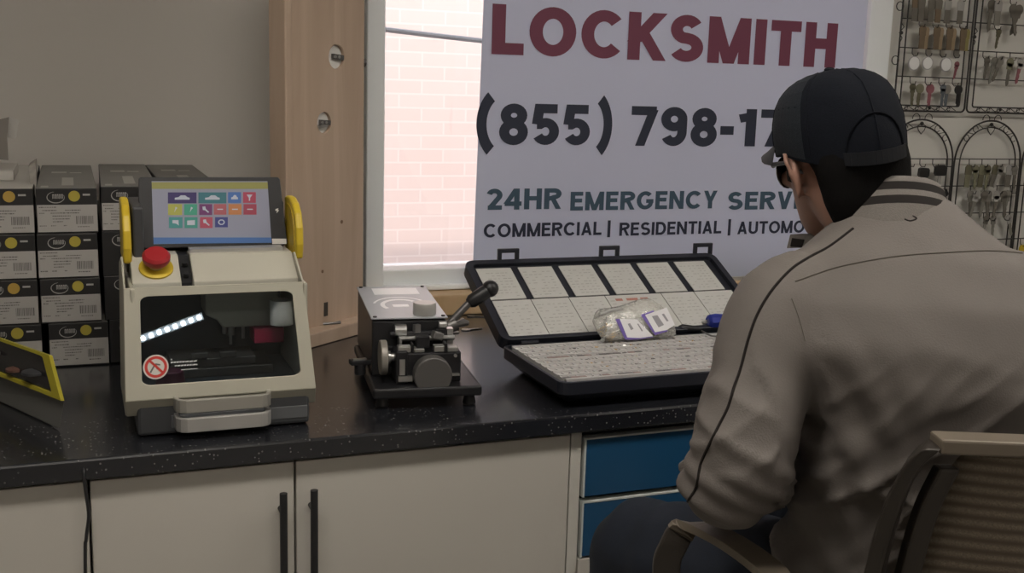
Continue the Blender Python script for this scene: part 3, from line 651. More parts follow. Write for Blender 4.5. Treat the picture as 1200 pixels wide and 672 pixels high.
for i, ((x0, y0, x1, y1), c, k) in enumerate(tiles):
    tsub('app_tile', [([(x0, y0), (x1, y0), (x1, y1), (x0, y1)], 0)], em('tile_%d' % i, c), .0009)
    cx, cy = (x0+x1)/2, (y0+y1)/2
    P = []
    if k == 'car': w_ = (x1-x0)*.26; P = [[(cx-w_, cy+9), (cx-w_, cy), (cx-w_*.5, cy-3), (cx-w_*.2, cy-12), (cx+w_*.4, cy-12), (cx+w_*.7, cy-3), (cx+w_, cy), (cx+w_, cy+9)]]
    if k == 'pin': P = [[(cx-14, cy-14), (cx+14, cy-14), (cx+3, cy+2), (cx+3, cy+16), (cx-3, cy+16), (cx-3, cy+2)]]
    if k == 'tri': P = [[(cx-4, cy+14), (cx+2, cy-14), (cx+12, cy-8), (cx+4, cy)]]
    if k == 'key': P = [[(cx-16, cy-14), (cx-2, cy-16), (cx+1, cy-3), (cx+17, cy+12), (cx+12, cy+16), (cx-3, cy+3), (cx-14, cy+2)]]
    if k == 'ln': P = [[(cx-14, cy-3), (cx+14, cy-3), (cx+14, cy+2), (cx-14, cy+2)]]
    if k == 'sq': P = [[(cx-16, cy-12), (cx+14, cy-12), (cx+14, cy+4), (cx+16, cy+14), (cx+2, cy+5), (cx-16, cy+3)]]
    if k == 'sq2': P = [[(cx-19, cy-10), (cx+19, cy-12), (cx+19, cy+12), (cx-19, cy+12)]]
    if k == 'gear':
        for j in range(10):
            a, b2 = R(j*36), R(j*36+36)
            ic.prism(tpoly([(cx+11*math.cos(a), cy+9*math.sin(a)), (cx+17*math.cos(a), cy+14*math.sin(a)), (cx+17*math.cos(b2), cy+14*math.sin(b2)), (cx+11*math.cos(b2), cy+9*math.sin(b2))], .0013), tn*.0002)
    for pl in P: ic.prism(tpoly(pl, .0013), tn*.0002)
o = ic.build('tile_icon', em('icon_pale', (.42, .46, .55)), tab); o.data.transform(inv)
tsub('home_mark', [([(810, 232), (824, 228), (822, 238), (828, 238), (815, 252), (817, 240), (809, 241)], 0)], paper, .0006)
tsub('white_sticker', [([(792, 378), (862, 378), (864, 404), (794, 405)], 0)], paper, .0006)

# ---------------------------------------------------------------- yellow trimmed machine at the left edge
zf, zk = .975, 1.03
fr_, fl = atZ(76, 470, .955), atZ(-30, 428, .955)
br = atZ(62, 417, 1.02); bl = br+(fl-fr_)
bot = CT+.0005
t = thing('key_duplicator', 'dark grey machine with yellow trimmed sloping window at the left edge of the countertop', 'key machine', ((fr_.x+bl.x)/2, (fr_.y+bl.y)/2, CT))
b = MB(); fx_ = (fr_-fl); insb = .012
P8 = [Vector((fl.x, fl.y+insb, bot)), Vector((fr_.x-.01, fr_.y+insb, bot)), Vector((br.x-.01, br.y, bot)), Vector((bl.x, bl.y, bot)), fl, fr_, br, bl]
b.add(P8, [(0, 1, 5, 4), (1, 2, 6, 5), (2, 3, 7, 6), (3, 0, 4, 7), (0, 3, 2, 1), (4, 5, 6, 7)]); b.build('body', mat('machine_grey', (.20, .20, .19), .5), t, world=True, bevel=.008, seg=3)
nn = (fr_-fl).cross(bl-fl).normalized()
if nn.z < 0: nn = -nn
def ft(u, v, d): return fl+(fr_-fl)*u+(bl-fl)*v+nn*(.0005+d)
b = MB(); outer = []
for cx, cy in ((1, 1), (0, 1), (0, 0), (1, 0)): outer += [(cx, cy)]*7
framed(b, outer, rrect(.06, .92, .10, .92, .04), ft, .007); b.build('yellow_trim', dyellow, t, world=True, bevel=.0025)
b = MB(); b.add([ft(.05, .08, .001), ft(.93, .08, .001), ft(.93, .93, .001), ft(.05, .93, .001)], [(0, 1, 2, 3)]); b.build('dark_window', mat('smoked_window', (.02, .02, .022), .18), t, world=True)
for (u0, v0, r, c) in ((.75, .40, .022, grey), (.52, .28, .016, mat('orange_bit', (.14, .07, .05), .5)), (.33, .55, .018, mat('mauve_bit', (.12, .10, .10), .5))):
    b = MB(); b.lathe([(r, .0), (r, .004), (r*.6, .006)], ft(u0, v0, .0012), 'Z', 20); b.build('dial', c, t, world=True, smooth=True)

# ---------------------------------------------------------------- small manual machine
t = thing('manual_key_machine', 'small black manual key machine with grey knobs and an angled lever', 'key machine', (.50, 1.92, CT), -8)
b = MB(); b.box(0, .205, 0, .36, .022, .042); b.build('base_plate', blackm, t, bevel=.005, seg=3)
for x, y in ((.02, .03), (.185, .025), (.02, .33), (.185, .33)): MB().lathe([(.011, .0005), (.013, .004), (.009, .022)], (x, y, 0), 'Z', 16).build('rubber_foot', black, t, smooth=True)
b = MB(); b.prism([(.008, .095, .042), (.008, .37, .042), (.008, .37, .160), (.008, .10, .150)], (.144, 0, 0)); b.build('motor_housing', blackm, t, bevel=.004, seg=2)
tl = math.atan2(.010, .27)
Mt = Matrix.Translation((.080, .234, .1575)) @ Matrix.Rotation(tl, 4, 'X')
b = MB(); b.box(-.074, .074, -.138, .138, 0, .003); b.v = [Mt @ v for v in b.v]; tpz = b.build('top_plate', mat('plate_grey', (.42, .44, .48), .3, metal=0, var=.08), t, bevel=.001)
b = MB(); b.box(-.045, .05, .06, .118, .003, .0035)
for r0, r1, a0, a1 in ((.033, .042, 40, 215), (.052, .057, 20, 165)):
    n = 24
    for i in range(n):
        A_, B_ = R(a0+(a1-a0)*i/n), R(a0+(a1-a0)*(i+1)/n); cx, cy = -.002, -.035
        b.add([(cx+r0*math.cos(A_), cy+r0*1.25*math.sin(A_), .0034), (cx+r1*math.cos(A_), cy+r1*1.25*math.sin(A_), .0034), (cx+r1*math.cos(B_), cy+r1*1.25*math.sin(B_), .0034), (cx+r0*math.cos(B_), cy+r0*1.25*math.sin(B_), .0034)], [(0, 1, 2, 3)])
b.box(-.02, .012, -.05, -.03, .003, .0034)
b.v = [Mt @ v for v in b.v]; b.build('plate_print', mat('print_white', (.92, .93, .95), .3), tpz)
for x, y in ((-.066, -.13), (.066, -.13), (-.066, .13), (.066, .13)):
    b = MB().lathe([(.004, .003), (.004, .005), (.002, .0055)], (x, y, 0), 'Z', 12); b.v = [Mt @ v for v in b.v]; b.build('screw', blackm, tpz)
b = MB(); b.box(.045, .170, .035, .095, .042, .100); b.box(.045, .068, .030, .05, .042, .105); b.build('carriage_block', blackm, t, bevel=.003)
b = MB(); b.box(.050, .075, .038, .058, .1005, .112); b.box(.080, .100, .036, .060, .1005, .108); b.box(.118, .138, .036, .056, .1005, .112); b.box(.144, .164, .036, .058, .1005, .109)
b.box(.056, .062, .070, .094, .1005, .122); b.cyl((.06, .08, .118), (.165, .08, .118), .005, n=12); b.cbox((.13, .075, .124), (.02, .016, .014), (0, 20, 15)); build_each(b, 'key_vise', steel, t, bevel=.0015)
b = MB(); b.box(.085, .110, .040, .062, .1085, .130); b.box(.138, .143, .034, .06, .1005, .117); b.box(.076, .079, .034, .06, .1005, .117); build_each(b, 'vise_jaw', blackm, t, bevel=.001)
b = MB(); b.cyl((.112, .034, .062), (.112, .004, .062), .036, .036, n=40); b.build('round_knob', mat('knob_grey', (.12, .115, .11), .4, metal=.3), t, smooth=True, bevel=.003, seg=3)
b = MB(); b.box(.050, .076, .026, .034, .048, .058); b.box(.150, .166, .026, .034, .056, .060); b.box(.052, .062, .028, .034, .06, .09); b.cyl((.158, .034, .094), (.158, .029, .094), .003, n=10); build_each(b, 'scale_bar', steel, t)
b = MB(); b.cyl((.018, .058, .088), (.031, .058, .088), .033, n=36); b.build('side_wheel', mat('wheel_grey', (.30, .28, .25), .4, metal=.3), t, smooth=True, bevel=.002)
b = MB(); b.cyl((.028, .058, .088), (.05, .058, .088), .008, n=16); b.cyl((.034, .058, .088), (.038, .058, .088), .012, n=16); b.build('axle', steel, t, smooth=True)
b = MB(); b.cyl((.112, .12, .10), (.112, .12, .148), .010, n=16); b.build('adjuster_stem', dsteel, t, smooth=True)
b = MB(); b.lathe([(.012, .145), (.014, .150), (.0215, .154), (.0225, .158), (.0225, .177), (.021, .180), (.001, .181)], (.112, .12, 0), 'Z', 30); b.build('adjuster_knob', silver, t, smooth=True)
b = MB(); b.box(.03, .15, .094, .14, .06, .10); b.box(.10, .125, .094, .13, .10, .125); b.cyl((.04, .088, .125), (.14, .088, .125), .006, n=12); b.box(.128, .15, .085, .10, .115, .135); b.build('cutter_arm', blackm, t, bevel=.002)
b = MB(); b.cyl((.05, .09, .132), (.072, .09, .132), .012, n=20); b.cbox((.092, .086, .136), (.012, .01, .016), (0, 0, 20)); b.cyl((.135, .088, .142), (.15, .088, .142), .007, n=14); b.cbox((.158, .10, .118), (.012, .02, .03)); build_each(b, 'cutter_wheel', steel, t, smooth=False)
b = MB(); b.cbox((-.012, .12, .065), (.04, .022, .010), (0, 0, 10)); b.cyl((-.012, .12, .040), (-.012, .12, .062), .011, n=16); b.build('side_lever', black, t, bevel=.002)
MB().cbox((-.014, .114, .0715), (.026, .008, .003), (0, 0, 10)).build('lever_plate', steel, t)
q0, q1, q2, q3 = atY(528, 378, 2.10), atY(549, 356, 2.10), atY(551, 354, 2.10), atY(574, 339, 2.10)
lv = MB().tube([q0, q1], [.008, .0075], 14).build('lever', dsteel, t, world=True, smooth=True)
b = MB(); b.tube([q1+(q2-q1)*.1, q1+(q3-q1)*.15, q1+(q3-q1)*.75, q3], [.010, .0145, .0155, .013], 18); b.ball(q3+Vector((.001, 0, .001)), .0175, n=18)
o = b.build('lever_grip', black, lv, smooth=True); o.data.transform(wm(t).inverted())
b = MB(); b.cyl(q0+Vector((-.005, 0, -.01)), q0+Vector((.012, -.002, -.003)), .014, n=18); b.cyl(q0+Vector((-.012, .0, -.012)), q0+Vector((-.04, 0, -.014)), .008, n=14); b.tube([q0+Vector((.01, 0, -.006)), q0+Vector((.03, .01, -.004)), q0+Vector((.042, .01, -.006))], [.006, .009, .005], 10); b.build('lever_pivot', dsteel, t, world=True, smooth=True)

# loose keys on the counter
def flat_key(px, py, rz, label, L=.055, cat='key', m=None, grp=None):
    c = atZ(px, py, CT+.0006); t = MB(); r = .011
    t.prism([(r*math.cos(2*PI*i/16), r*math.sin(2*PI*i/16), 0) for i in range(16)], (0, 0, .002))
    t.prism([(.009, -.004, 0), (L-.012, -.004, 0), (L-.008, 0, 0), (L-.012, .003, 0), (L-.016, .0015, 0), (L-.02, .004, 0), (L-.026, .002, 0), (.024, .004, 0), (.009, .004, 0)], (0, 0, .002))
    o = t.build('loose_key', m or steel); o.location = c; o.rotation_euler = (0, 0, R(rz)); tag(o, label, cat, grp)
g = 'loose keys beside the small machine'
flat_key(546, 387, 8, 'silver key lying flat nearest the lit window strip, pointing right', grp=g)
flat_key(538, 378, 60, 'silver key behind the lever of the small black machine', grp=g)
flat_key(552, 371, -25, 'dark key lying by the wooden sill beside the black lever', m=dsteel, grp=g)
flat_key(533, 390, 150, 'dark key lying closest to the black machine base', L=.045, m=dsteel, grp=g)
# ---------------------------------------------------------------- key pinning case
caseb = mat('case_navy_black', (.016, .018, .026), .38, var=.15)
t = thing('pinning_kit_case', 'open black plastic case of lock pins with white chart cards in its lid', 'case', (1.17, 1.98, CT))
def rr3(x0, x1, y0, y1, z, r=.02, k=4): return [(x, y, z) for x, y in rrect(x0, x1, y0, y1, r, k)]
b = MB(); b.rings([rr3(.872, 1.475, 1.868, 2.12, CT+.0006), rr3(.852, 1.495, 1.84, 2.135, CT+.018), rr3(.836, 1.505, 1.826, 2.142, CT+.030), rr3(.836, 1.505, 1.826, 2.142, CT+.054), rr3(.842, 1.499, 1.832, 2.136, CT+.0545), rr3(.842, 1.499, 1.832, 2.136, CT+.046)])
base = b.build('case_base', caseb, t, world=True, bevel=.001)
trm = mat('tray_white', (.54, .53, .52), .5, var=.06, scale=40)
x0, x1, y0, y1 = .852, 1.489, 1.842, 2.118; zt = CT+.058
b = MB(); b.box(x0, x1, y0, y1, CT+.0465, zt-.006); nc, nr = 38, 9
for i in range(nc+1): xx = x0+(x1-x0-.002)*i/nc; b.box(xx, xx+.003, y0, y1, zt-.006, zt-.003)
for j in range(nr+1): yy = y0+(y1-y0-.003)*j/nr; b.box(x0, x1, yy, yy+.006, zt-.006, zt-.001)
tray = b.build('pin_tray', trm, t, world=True)
rnd = random.Random(11); b = MB()
for i in range(nc):
    for j in range(nr):
        cx = x0+(x1-x0)*(i+.5)/nc; cy = y0+(y1-y0)*(j+.5)/nr
        if j in (0, 5) and rnd.random() < .6: b.cbox((cx, cy, zt-.003), (.015, .008, .002), (0, 0, 0), 0 if rnd.random() < .6 else 3)
        for k in range(rnd.choice((0, 1, 2))):
            a = rnd.uniform(0, PI); px_, py_ = cx+rnd.uniform(-.005, .005), cy+rnd.uniform(-.008, .008); d = Vector((math.cos(a), math.sin(a), 0))*.0035
            b.cyl(Vector((px_, py_, zt-.0045))-d, Vector((px_, py_, zt-.0045))+d, .0016, n=6, mi=rnd.choice((0, 2, 2, 4, 4, 1)))
o = b.build('lock_pins', [dsteel, brass, steel, mat('pin_tag', (.30, .22, .20), .5), silver], tray); o.data.transform(wm(t).inverted()); o['kind'] = 'stuff'
H = Vector((0, 2.140, CT+.058)); an = R(26.5); dv = Vector((0, math.cos(an), math.sin(an))); dn = Vector((0, -math.sin(an), math.cos(an)))
def lp(x, v, n): return Vector((x, 0, 0))+H+dv*v+dn*n
lx0, lx1, LV = .838, 1.508, .297
b = MB()
ro = rrect(lx0, lx1, .004, LV, .022, 4); ri = rrect(lx0+.016, lx1-.016, .016, LV-.016, .012, 4)
vs = []; n = len(ro)
rings = [[lp(x, v, -.034) for x, v in rrect(lx0+.02, lx1-.02, .02, LV-.02, .02, 4)], [lp(x, v, -.022) for x, v in ro], [lp(x, v, .006) for x, v in ro], [lp(x, v, .006) for x, v in ri], [lp(x, v, -.004) for x, v in ri]]
b.rings(rings); lid = b.build('case_lid', caseb, t, world=True, bevel=.001)
inv = wm(t).inverted()
rnd = random.Random(5)
cm = mat('card_white', (.58, .575, .55), .6, var=.04, scale=30); pr = mat('card_print', (.42, .41, .39), .7)
def card(xa, xb, va, vb, red=False):
    c = MB(); c.prism([lp(xa, va, -.003), lp(xb, va, -.003), lp(xb, vb, -.003), lp(xa, vb, -.003)], dn*.002, 0)
    nrow = 9; nco = 6
    for i in range(nrow):
        for j in range(nco):
            if rnd.random() < .72:
                u = xa+.006+(xb-xa-.014)*j/nco; v = va+.010+(vb-va-.02)*i/nrow; l = (xb-xa)/nco*rnd.uniform(.25, .7)
                c.add([lp(u, v, -.0007), lp(u+l, v, -.0007), lp(u+l, v+.0025, -.0007), lp(u, v+.0025, -.0007)], [(0, 1, 2, 3)], 1)
    if red:
        for u, l in ((xa+.02, .018), (xa+.048, .03), (xa+.085, .02)): c.add([lp(u, vb-.022, -.0006), lp(u+l, vb-.022, -.0006), lp(u+l, vb-.013, -.0006), lp(u, vb-.013, -.0006)], [(0, 1, 2, 3)], 2)
    o = c.build('chart_card', [cm, pr, mat('red_print', (.45, .20, .16), .6)], lid); o.data.transform(inv)
for i in range(6): card(.862+i*.1045, .862+i*.1045+.086, .154, .272)
xs = [.862, .956, 1.05, 1.142, 1.29, 1.38, 1.486]
for i in range(6): card(xs[i]+.001, xs[i+1]-.001, .020, .149, red=(i == 3))
for px in (592, 712, 824):
    c = plane_pt(px, 300, lp(0, LV, 0), dn); x = c.x
    q = MB(); w_, h_ = .027, .034; zb = lp(x, LV, 0)
    for a in ((-w_, -w_+.010, 0, h_), (w_-.010, w_, 0, h_), (-w_+.008, w_-.008, h_-.010, h_), (-w_+.008, w_-.008, 0, .007)): q.box(x+a[0], x+a[1], zb.y-.004, zb.y+.004, zb.z-.004+a[2], zb.z-.004+a[3])
    o = q.build('latch', caseb, lid, bevel=.0015); o.data.transform(inv)
for x in (.90, 1.17, 1.44):
    MB().cyl((x-.02, 2.139, CT+.057), (x+.02, 2.139, CT+.057), .005, n=10).build('hinge', caseb, t, world=True)

# ---------------------------------------------------------------- bag of blanks and hand tool in the case
zb = zt+.0012
pc = atZ(735, 398, zb); bn = Vector((0, -.80, .60)).normalized(); BP = pc+Vector((0, 0, .002))
def bp(px, py, d=0): return plane_pt(px, py, BP, bn)+bn*d
t = thing('plastic_bag', 'clear plastic bag of key blanks resting on the pin tray', 'bag', (pc.x, pc.y, zb))
cn = [(694, 378), (700, 364), (722, 360), (755, 350), (770, 356), (783, 368), (792, 392), (770, 396), (730, 400), (708, 400)]
cen = (740, 378); b = MB(); rings = []; nz = lambda i, j: noise.noise(Vector((i*1.7, j*2.3, 4)))
pts = smoothpath([Vector((x, y, 0)) for x, y in cn+[cn[0]]], 4)[:-1]
def bagring(k, d, s): 
    out = []
    for i, p in enumerate(pts):
        x, y = cen[0]+(p.x-cen[0])*k, cen[1]+(p.y-cen[1])*k
        q = bp(x, y, d+.004*nz(i*.35, s)); q.z = max(q.z, zb+.0006); out.append(q)
    return out
for k, d, s in ((.05, -.006, 0), (.6, -.006, 1), (.95, -.002, 2), (1, .001, 3), (.93, .008, 4), (.75, .012, 5), (.5, .011, 6), (.3, .013, 7), (.05, .011, 8)): rings.append(bagring(k, d, s))
b.rings(rings); b.build('bag_film', glassmat('bag_plastic', (.95, .95, .94), rough=.12, opaque=.30, ocol=(.75, .74, .70)), t, world=True, smooth=True, angle=80)
b = MB(); rnd = random.Random(2)
for i in range(9):
    p = bp(rnd.uniform(703, 718), rnd.uniform(376, 396), rnd.uniform(.0, .004)); b.cbox(p, (.028, .008, .002), (rnd.uniform(-40, 40), rnd.uniform(0, 180), rnd.uniform(-30, 30)), i % 2)
o = b.build('key_blanks', [brass, steel], t, world=True); o['kind'] = 'stuff'
b = MB(); b.tube([bp(700, 372, .016), bp(712, 368, .019), bp(724, 366, .017)], .0035, 8); b.build('silver_clip', steel, t, world=True, smooth=True)
pur = mat('purple_card', (.12, .07, .35), .5); bart = mat('bar_print', (.28, .27, .30), .6)
def zq(x, y, d): return bp(660+x/5.4545, 330+y/5.4545, d)
for nm, back, front, print_ in (('printed_tag', [(318, 258), (345, 256), (560, 372), (470, 388), (380, 390)], [(345, 258), (455, 262), (558, 368), (475, 380), (393, 376)], [(395, 290), (410, 286), (432, 322), (416, 330)]),
                        ('printed_tag', [(476, 235), (556, 206), (648, 338), (566, 364)], [(503, 236), (640, 188), (692, 300), (640, 332), (566, 346)], [(545, 245), (580, 238), (622, 300), (588, 316)])):
    d0 = .0135 if back[0][0] < 400 else .0165
    b = MB(); b.prism([zq(x, y, d0) for x, y in back], bn*.0004, 0); b.prism([zq(x, y, d0+.0008) for x, y in front], bn*.0004, 1); b.prism([zq(x, y, d0+.0015) for x, y in print_], bn*.0002, 2)
    if d0 < .015: b.prism([zq(x, y, d0+.0015) for x, y in ((455, 290), (462, 288), (492, 335), (484, 338))], bn*.0002, 2)
    else: b.prism([zq(x, y, d0+.0015) for x, y in ((608, 232), (622, 228), (652, 275), (640, 278))], bn*.0002, 2)
    b.build(nm, [pur, mat('tag_white', (.72, .71, .74), .5), bart], t, world=True)
bl = mat('blue_handle', (.02, .035, .28), .35)
zh = zb+.0185
a, c = atZ(829, 377, zh), atZ(860, 377, zh); c.y = a.y+.0
t = thing('screwdriver', 'screwdriver with a blue handle lying on the pin tray beside the grey sleeve', 'screwdriver', a)
b = MB(); dx = (c-a).normalized(); b.tube([a, a+dx*.005, a+dx*.02, a+dx*.045, a+dx*.075, a+dx*.08], [.010, .016, .0175, .015, .0175, .011], 8); b.build('handle', bl, t, world=True, smooth=True, angle=30)
e = atZ(817, 380, zb+.004); b = MB().tube([a, e, e+(e-a)*.5], [.0045, .003, .0025], 8); b.build('shaft', silver, t, world=True, smooth=True)
p0, p1 = atZ(795, 384, zb+.007), atZ(822, 386, zb+.006)
tag(MB().tube([p0, p0+(p1-p0)*.15, p0+(p1-p0)*.6, p1], [.004, .0085, .007, .005], 12).build('pin_tweezers', black, smooth=True), 'small black tool lying between the plastic bag and the blue screwdriver', 'tool')
p = [atZ(822, 388, zb+.003), atZ(835, 394, zb+.003), atZ(850, 393, zb+.003), atZ(862, 388, zb+.003)]
tag(MB().tube(smoothpath(p), .002, 6).build('metal_pick', dsteel, smooth=True), 'thin curved metal pick in front of the blue screwdriver', 'lock pick')

# ---------------------------------------------------------------- banner
bm_ = bpy.data.materials.new('banner_fabric'); bm_.use_nodes = True; nt = bm_.node_tree; N = nt.nodes; L = nt.links
pb = N['Principled BSDF']; pb.inputs['Base Color'].default_value = (.66, .69, .78, 1); pb.inputs['Roughness'].default_value = .6
tl_ = N.new('ShaderNodeBsdfTranslucent'); tl_.inputs[0].default_value = (.74, .78, .88, 1); ms = N.new('ShaderNodeMixShader'); ms.inputs[0].default_value = .5
L.new(pb.outputs[0], ms.inputs[1]); L.new(tl_.outputs[0], ms.inputs[2]); L.new(ms.outputs[0], N['Material Output'].inputs[0])
tc = N.new('ShaderNodeTexCoord'); nz_ = N.new('ShaderNodeTexNoise'); nz_.inputs['Scale'].default_value = 2; L.new(tc.outputs['Object'], nz_.inputs[0])
bu = N.new('ShaderNodeBump'); bu.inputs['Strength'].default_value = .2; bu.inputs['Distance'].default_value = .02; L.new(nz_.outputs[0], bu.inputs['Height']); L.new(bu.outputs[0], pb.inputs['Normal'])
t = thing('hanging_banner', 'white hanging banner lettered LOCKSMITH with a phone number in front of the window', 'banner', (1.57, 2.74, CT+.06))
b = MB(); nx_, nz2 = 24, 16; vs = []; 
for j in range(nz2+1):
    for i in range(nx_+1):
        z = .962+(2.12-.962)*j/nz2; xa = .9835+(z-1.05)*.018; xb = 2.195; vs.append((xa+(xb-xa)*i/nx_, 2.741, z))
fs = [(j*(nx_+1)+i, j*(nx_+1)+i+1, (j+1)*(nx_+1)+i+1, (j+1)*(nx_+1)+i) for j in range(nz2) for i in range(nx_)]
o = b.add(vs, fs).build('banner_sheet', bm_, t, world=True)
so_ = o.modifiers.new('solid', 'SOLIDIFY'); so_.thickness = .0012; so_.offset = 1
MB().cyl((.99, 2.741, 2.122), (2.20, 2.741, 2.122), .012, n=16).build('top_rail', silver, t, world=True, smooth=True)
b = MB(); b.box(.98, 2.195, 2.732, 2.750, .9555, .966); b.build('bottom_rail', silver, t, world=True)
maroon = mat('print_maroon', (.185, .045, .085), .6, var=.02); navy = mat('print_navy', (.024, .030, .055), .6, var=.02); teal = mat('print_teal', (.055, .10, .145), .6, var=.02)
Yb = 2.7385
def line(nm, m, items, off):
    for s, x0, x1, z0, z1 in items: stroke_text(MB(), s, x0, x1, z0, z1, Yb, off).build(nm, m, t, world=True)
line('lettering', maroon, [('LOCKSMITH', 1.019, 2.094, 1.577, 1.7035)], .235)
line('lettering', navy, [('(', .990, 1.040, 1.328, 1.470), ('855', 1.046, 1.310, 1.345, 1.453), (')', 1.322, 1.368, 1.328, 1.470), ('798', 1.433, 1.707, 1.345, 1.453), ('-', 1.718, 1.762, 1.345, 1.453), ('17', 1.780, 1.945, 1.346, 1.452)], .225)
line('lettering', teal, [('24HR', 1.015, 1.231, 1.173, 1.229), ('EMERGENCY', 1.259, 1.722, 1.168, 1.219), ('SERVICE', 1.757, 2.12, 1.163, 1.215)], .21)
line('lettering', navy, [('COMMERCIAL', 1.010, 1.357, 1.099, 1.136), ('|', 1.377, 1.382, 1.092, 1.139), ('RESIDENTIAL', 1.412, 1.742, 1.095, 1.132), ('|', 1.766, 1.771, 1.088, 1.136), ('AUTOMOTIVE', 1.796, 2.145, 1.091, 1.128)], .19)

# ---------------------------------------------------------------- key racks
YR = 2.775
def arc(cx, cz, r, a0, a1, n=18, y=YR): return [(cx+r*math.cos(R(a0+(a1-a0)*i/n)), y, cz+r*math.sin(R(a0+(a1-a0)*i/n))) for i in range(n+1)]
def upper_rack(x0, x1, label):
    t = thing('key_rack', label, 'rack', ((x0+x1)/2, YR, 1.456)); r = .0028; cr = .012
    def ubend(xa, xb, zb_, rr, y=YR): return [(xa, y, 2.02)]+[(xa, y, zb_+rr)]+arc(xa+rr, zb_+rr, rr, 180, 270, 5, y)+arc(xb-rr, zb_+rr, rr, 270, 360, 5, y)+[(xb, y, 2.02)]
    f = MB(); f.tube(ubend(x0, x1, 1.457, .014), r, 8); f.tube(ubend(x0+.022, x1-.022, 1.474, .006), r*.8, 8); f.tube([(x0, YR, 2.02), (x1, YR, 2.02)], r, 8)
    f.build('outer_frame', wirem, t, world=True, smooth=True)
    w_ = MB()
    for z in (1.900, 1.816, 1.733, 1.647, 1.561): w_.tube([(x0, YR-.003, z), (x1, YR-.003, z)], .0018, 6)
    w_.build('cross_wire', wirem, t, world=True)
    s_ = MB()
    for x in ((x0-.010, 1) , ):
        for z in ((1.608, 1.768, 1.93) if x0 < 2.5 else ()): s_.tube(arc(x[0], z, .013, 0, 360, 16), .0015, 6)
        for z in (1.69, 1.85):
            s_.tube([(x0, YR, z-.03), (x0+.008, YR, z-.015), (x0-.004, YR, z), (x0+.012, YR, z+.018), (x0, YR, z+.03)], .0015, 6); s_.ball((x0+.003, YR, z), .006, n=8, m=6)
    n = 5
    for i in range(n):
        xa = x0+.035+(x1-x0-.07)*i/n; xb = x0+.035+(x1-x0-.07)*(i+1)/n
        s_.tube(arc((xa+xb)/2-.008, 1.466, .006, 0, 330, 10), .0012, 6); s_.tube([(xa, YR, 1.461), ((xa+xb)/2, YR, 1.472), (xb, YR, 1.461)], .0012, 6)
    s_.ball(((x0+x1)/2, YR, 1.467), .0045, n=8, m=6)
    build_each(s_, 'scroll', wirem, t, world=True)
    h = MB()
    return t
def hooks(t, spots):
    for x, z in spots:
        h = MB().tube([(x, YR-.003, z), (x, YR-.004, z-.016), (x, YR-.012, z-.024), (x+.001, YR-.026, z-.023), (x+.001, YR-.029, z-.014)], .0014, 6); h.build('hook', wirem, t, world=True)
ra = upper_rack(2.352, 2.629, 'upper black wire key rack directly right of the man\'s cap')
rb = upper_rack(2.638, 2.915, 'upper black wire key rack cut off by the photo\'s right edge')
def lower_rack(x0, x1, label, zb_=1.0):
    t = thing('key_rack', label, 'rack', ((x0+x1)/2, YR, zb_)); cx = (x0+x1)/2; r0 = (x1-x0)/2; zs = 1.295
    f = MB(); f.tube([(x1, YR, zb_), (x1, YR, zs)]+arc(cx, zs, r0, 0, 180, 24)[1:-1]+[(x0, YR, zs), (x0, YR, zb_)], .0028, 8); f.tube([(x0, YR, zb_), (x1, YR, zb_)], .0028, 8)
    r1 = r0-.021; f.tube([(cx+r1, YR, zb_), (cx+r1, YR, zs)]+arc(cx, zs, r1, 0, 180, 24)[1:-1]+[(cx-r1, YR, zs), (cx-r1, YR, zb_)], .0022, 8)
    f.build('arched_frame', wirem, t, world=True, smooth=True)
    w_ = MB()
    for z in (1.310, 1.224, 1.136, 1.048): w_.tube([(x0, YR-.003, z), (x1, YR-.003, z)], .0018, 6)
    w_.build('cross_wire', wirem, t, world=True)
    s_ = MB(); zt_ = zs+r0
    for s in (-1, 1):
        s_.tube(arc(cx+s*.024, zt_+.004, .014, -10 if s < 0 else 190, 190 if s < 0 else -10, 12), .0013, 6)
        s_.tube([(cx, YR, zt_-.045), (cx+s*.012, YR, zt_-.032), (cx+s*.016, YR, zt_-.02), (cx, YR, zt_-.012)], .0013, 6)
        for a in (60, 40):
            c = Vector((cx+s*(r0-.0105)*math.cos(R(a)), YR, zs+(r0-.0105)*math.sin(R(a)))); s_.tube([(c.x+.010*math.cos(q*PI/5), YR, c.z+.010*math.sin(q*PI/5)) for q in range(10)], .0012, 6)
            s_.tube([(cx+s*r0*math.cos(R(a+6)), YR, zs+r0*math.sin(R(a+6))), (cx+s*r1*math.cos(R(a+14)), YR, zs+r1*math.sin(R(a+14)))], .0012, 6)
    s_.ball((cx, YR, zt_-.012), .006, n=8, m=6)
    build_each(s_, 'scroll', wirem, t, world=True); return t
rc = lower_rack(2.330, 2.603, 'lower arched wire rack just right of the man\'s ear')
rd = lower_rack(2.610, 2.884, 'lower arched wire rack hung full of silver keys')
re_ = lower_rack(2.892, 3.166, 'lower arched wire rack at the photo\'s right edge, only its side wire showing')
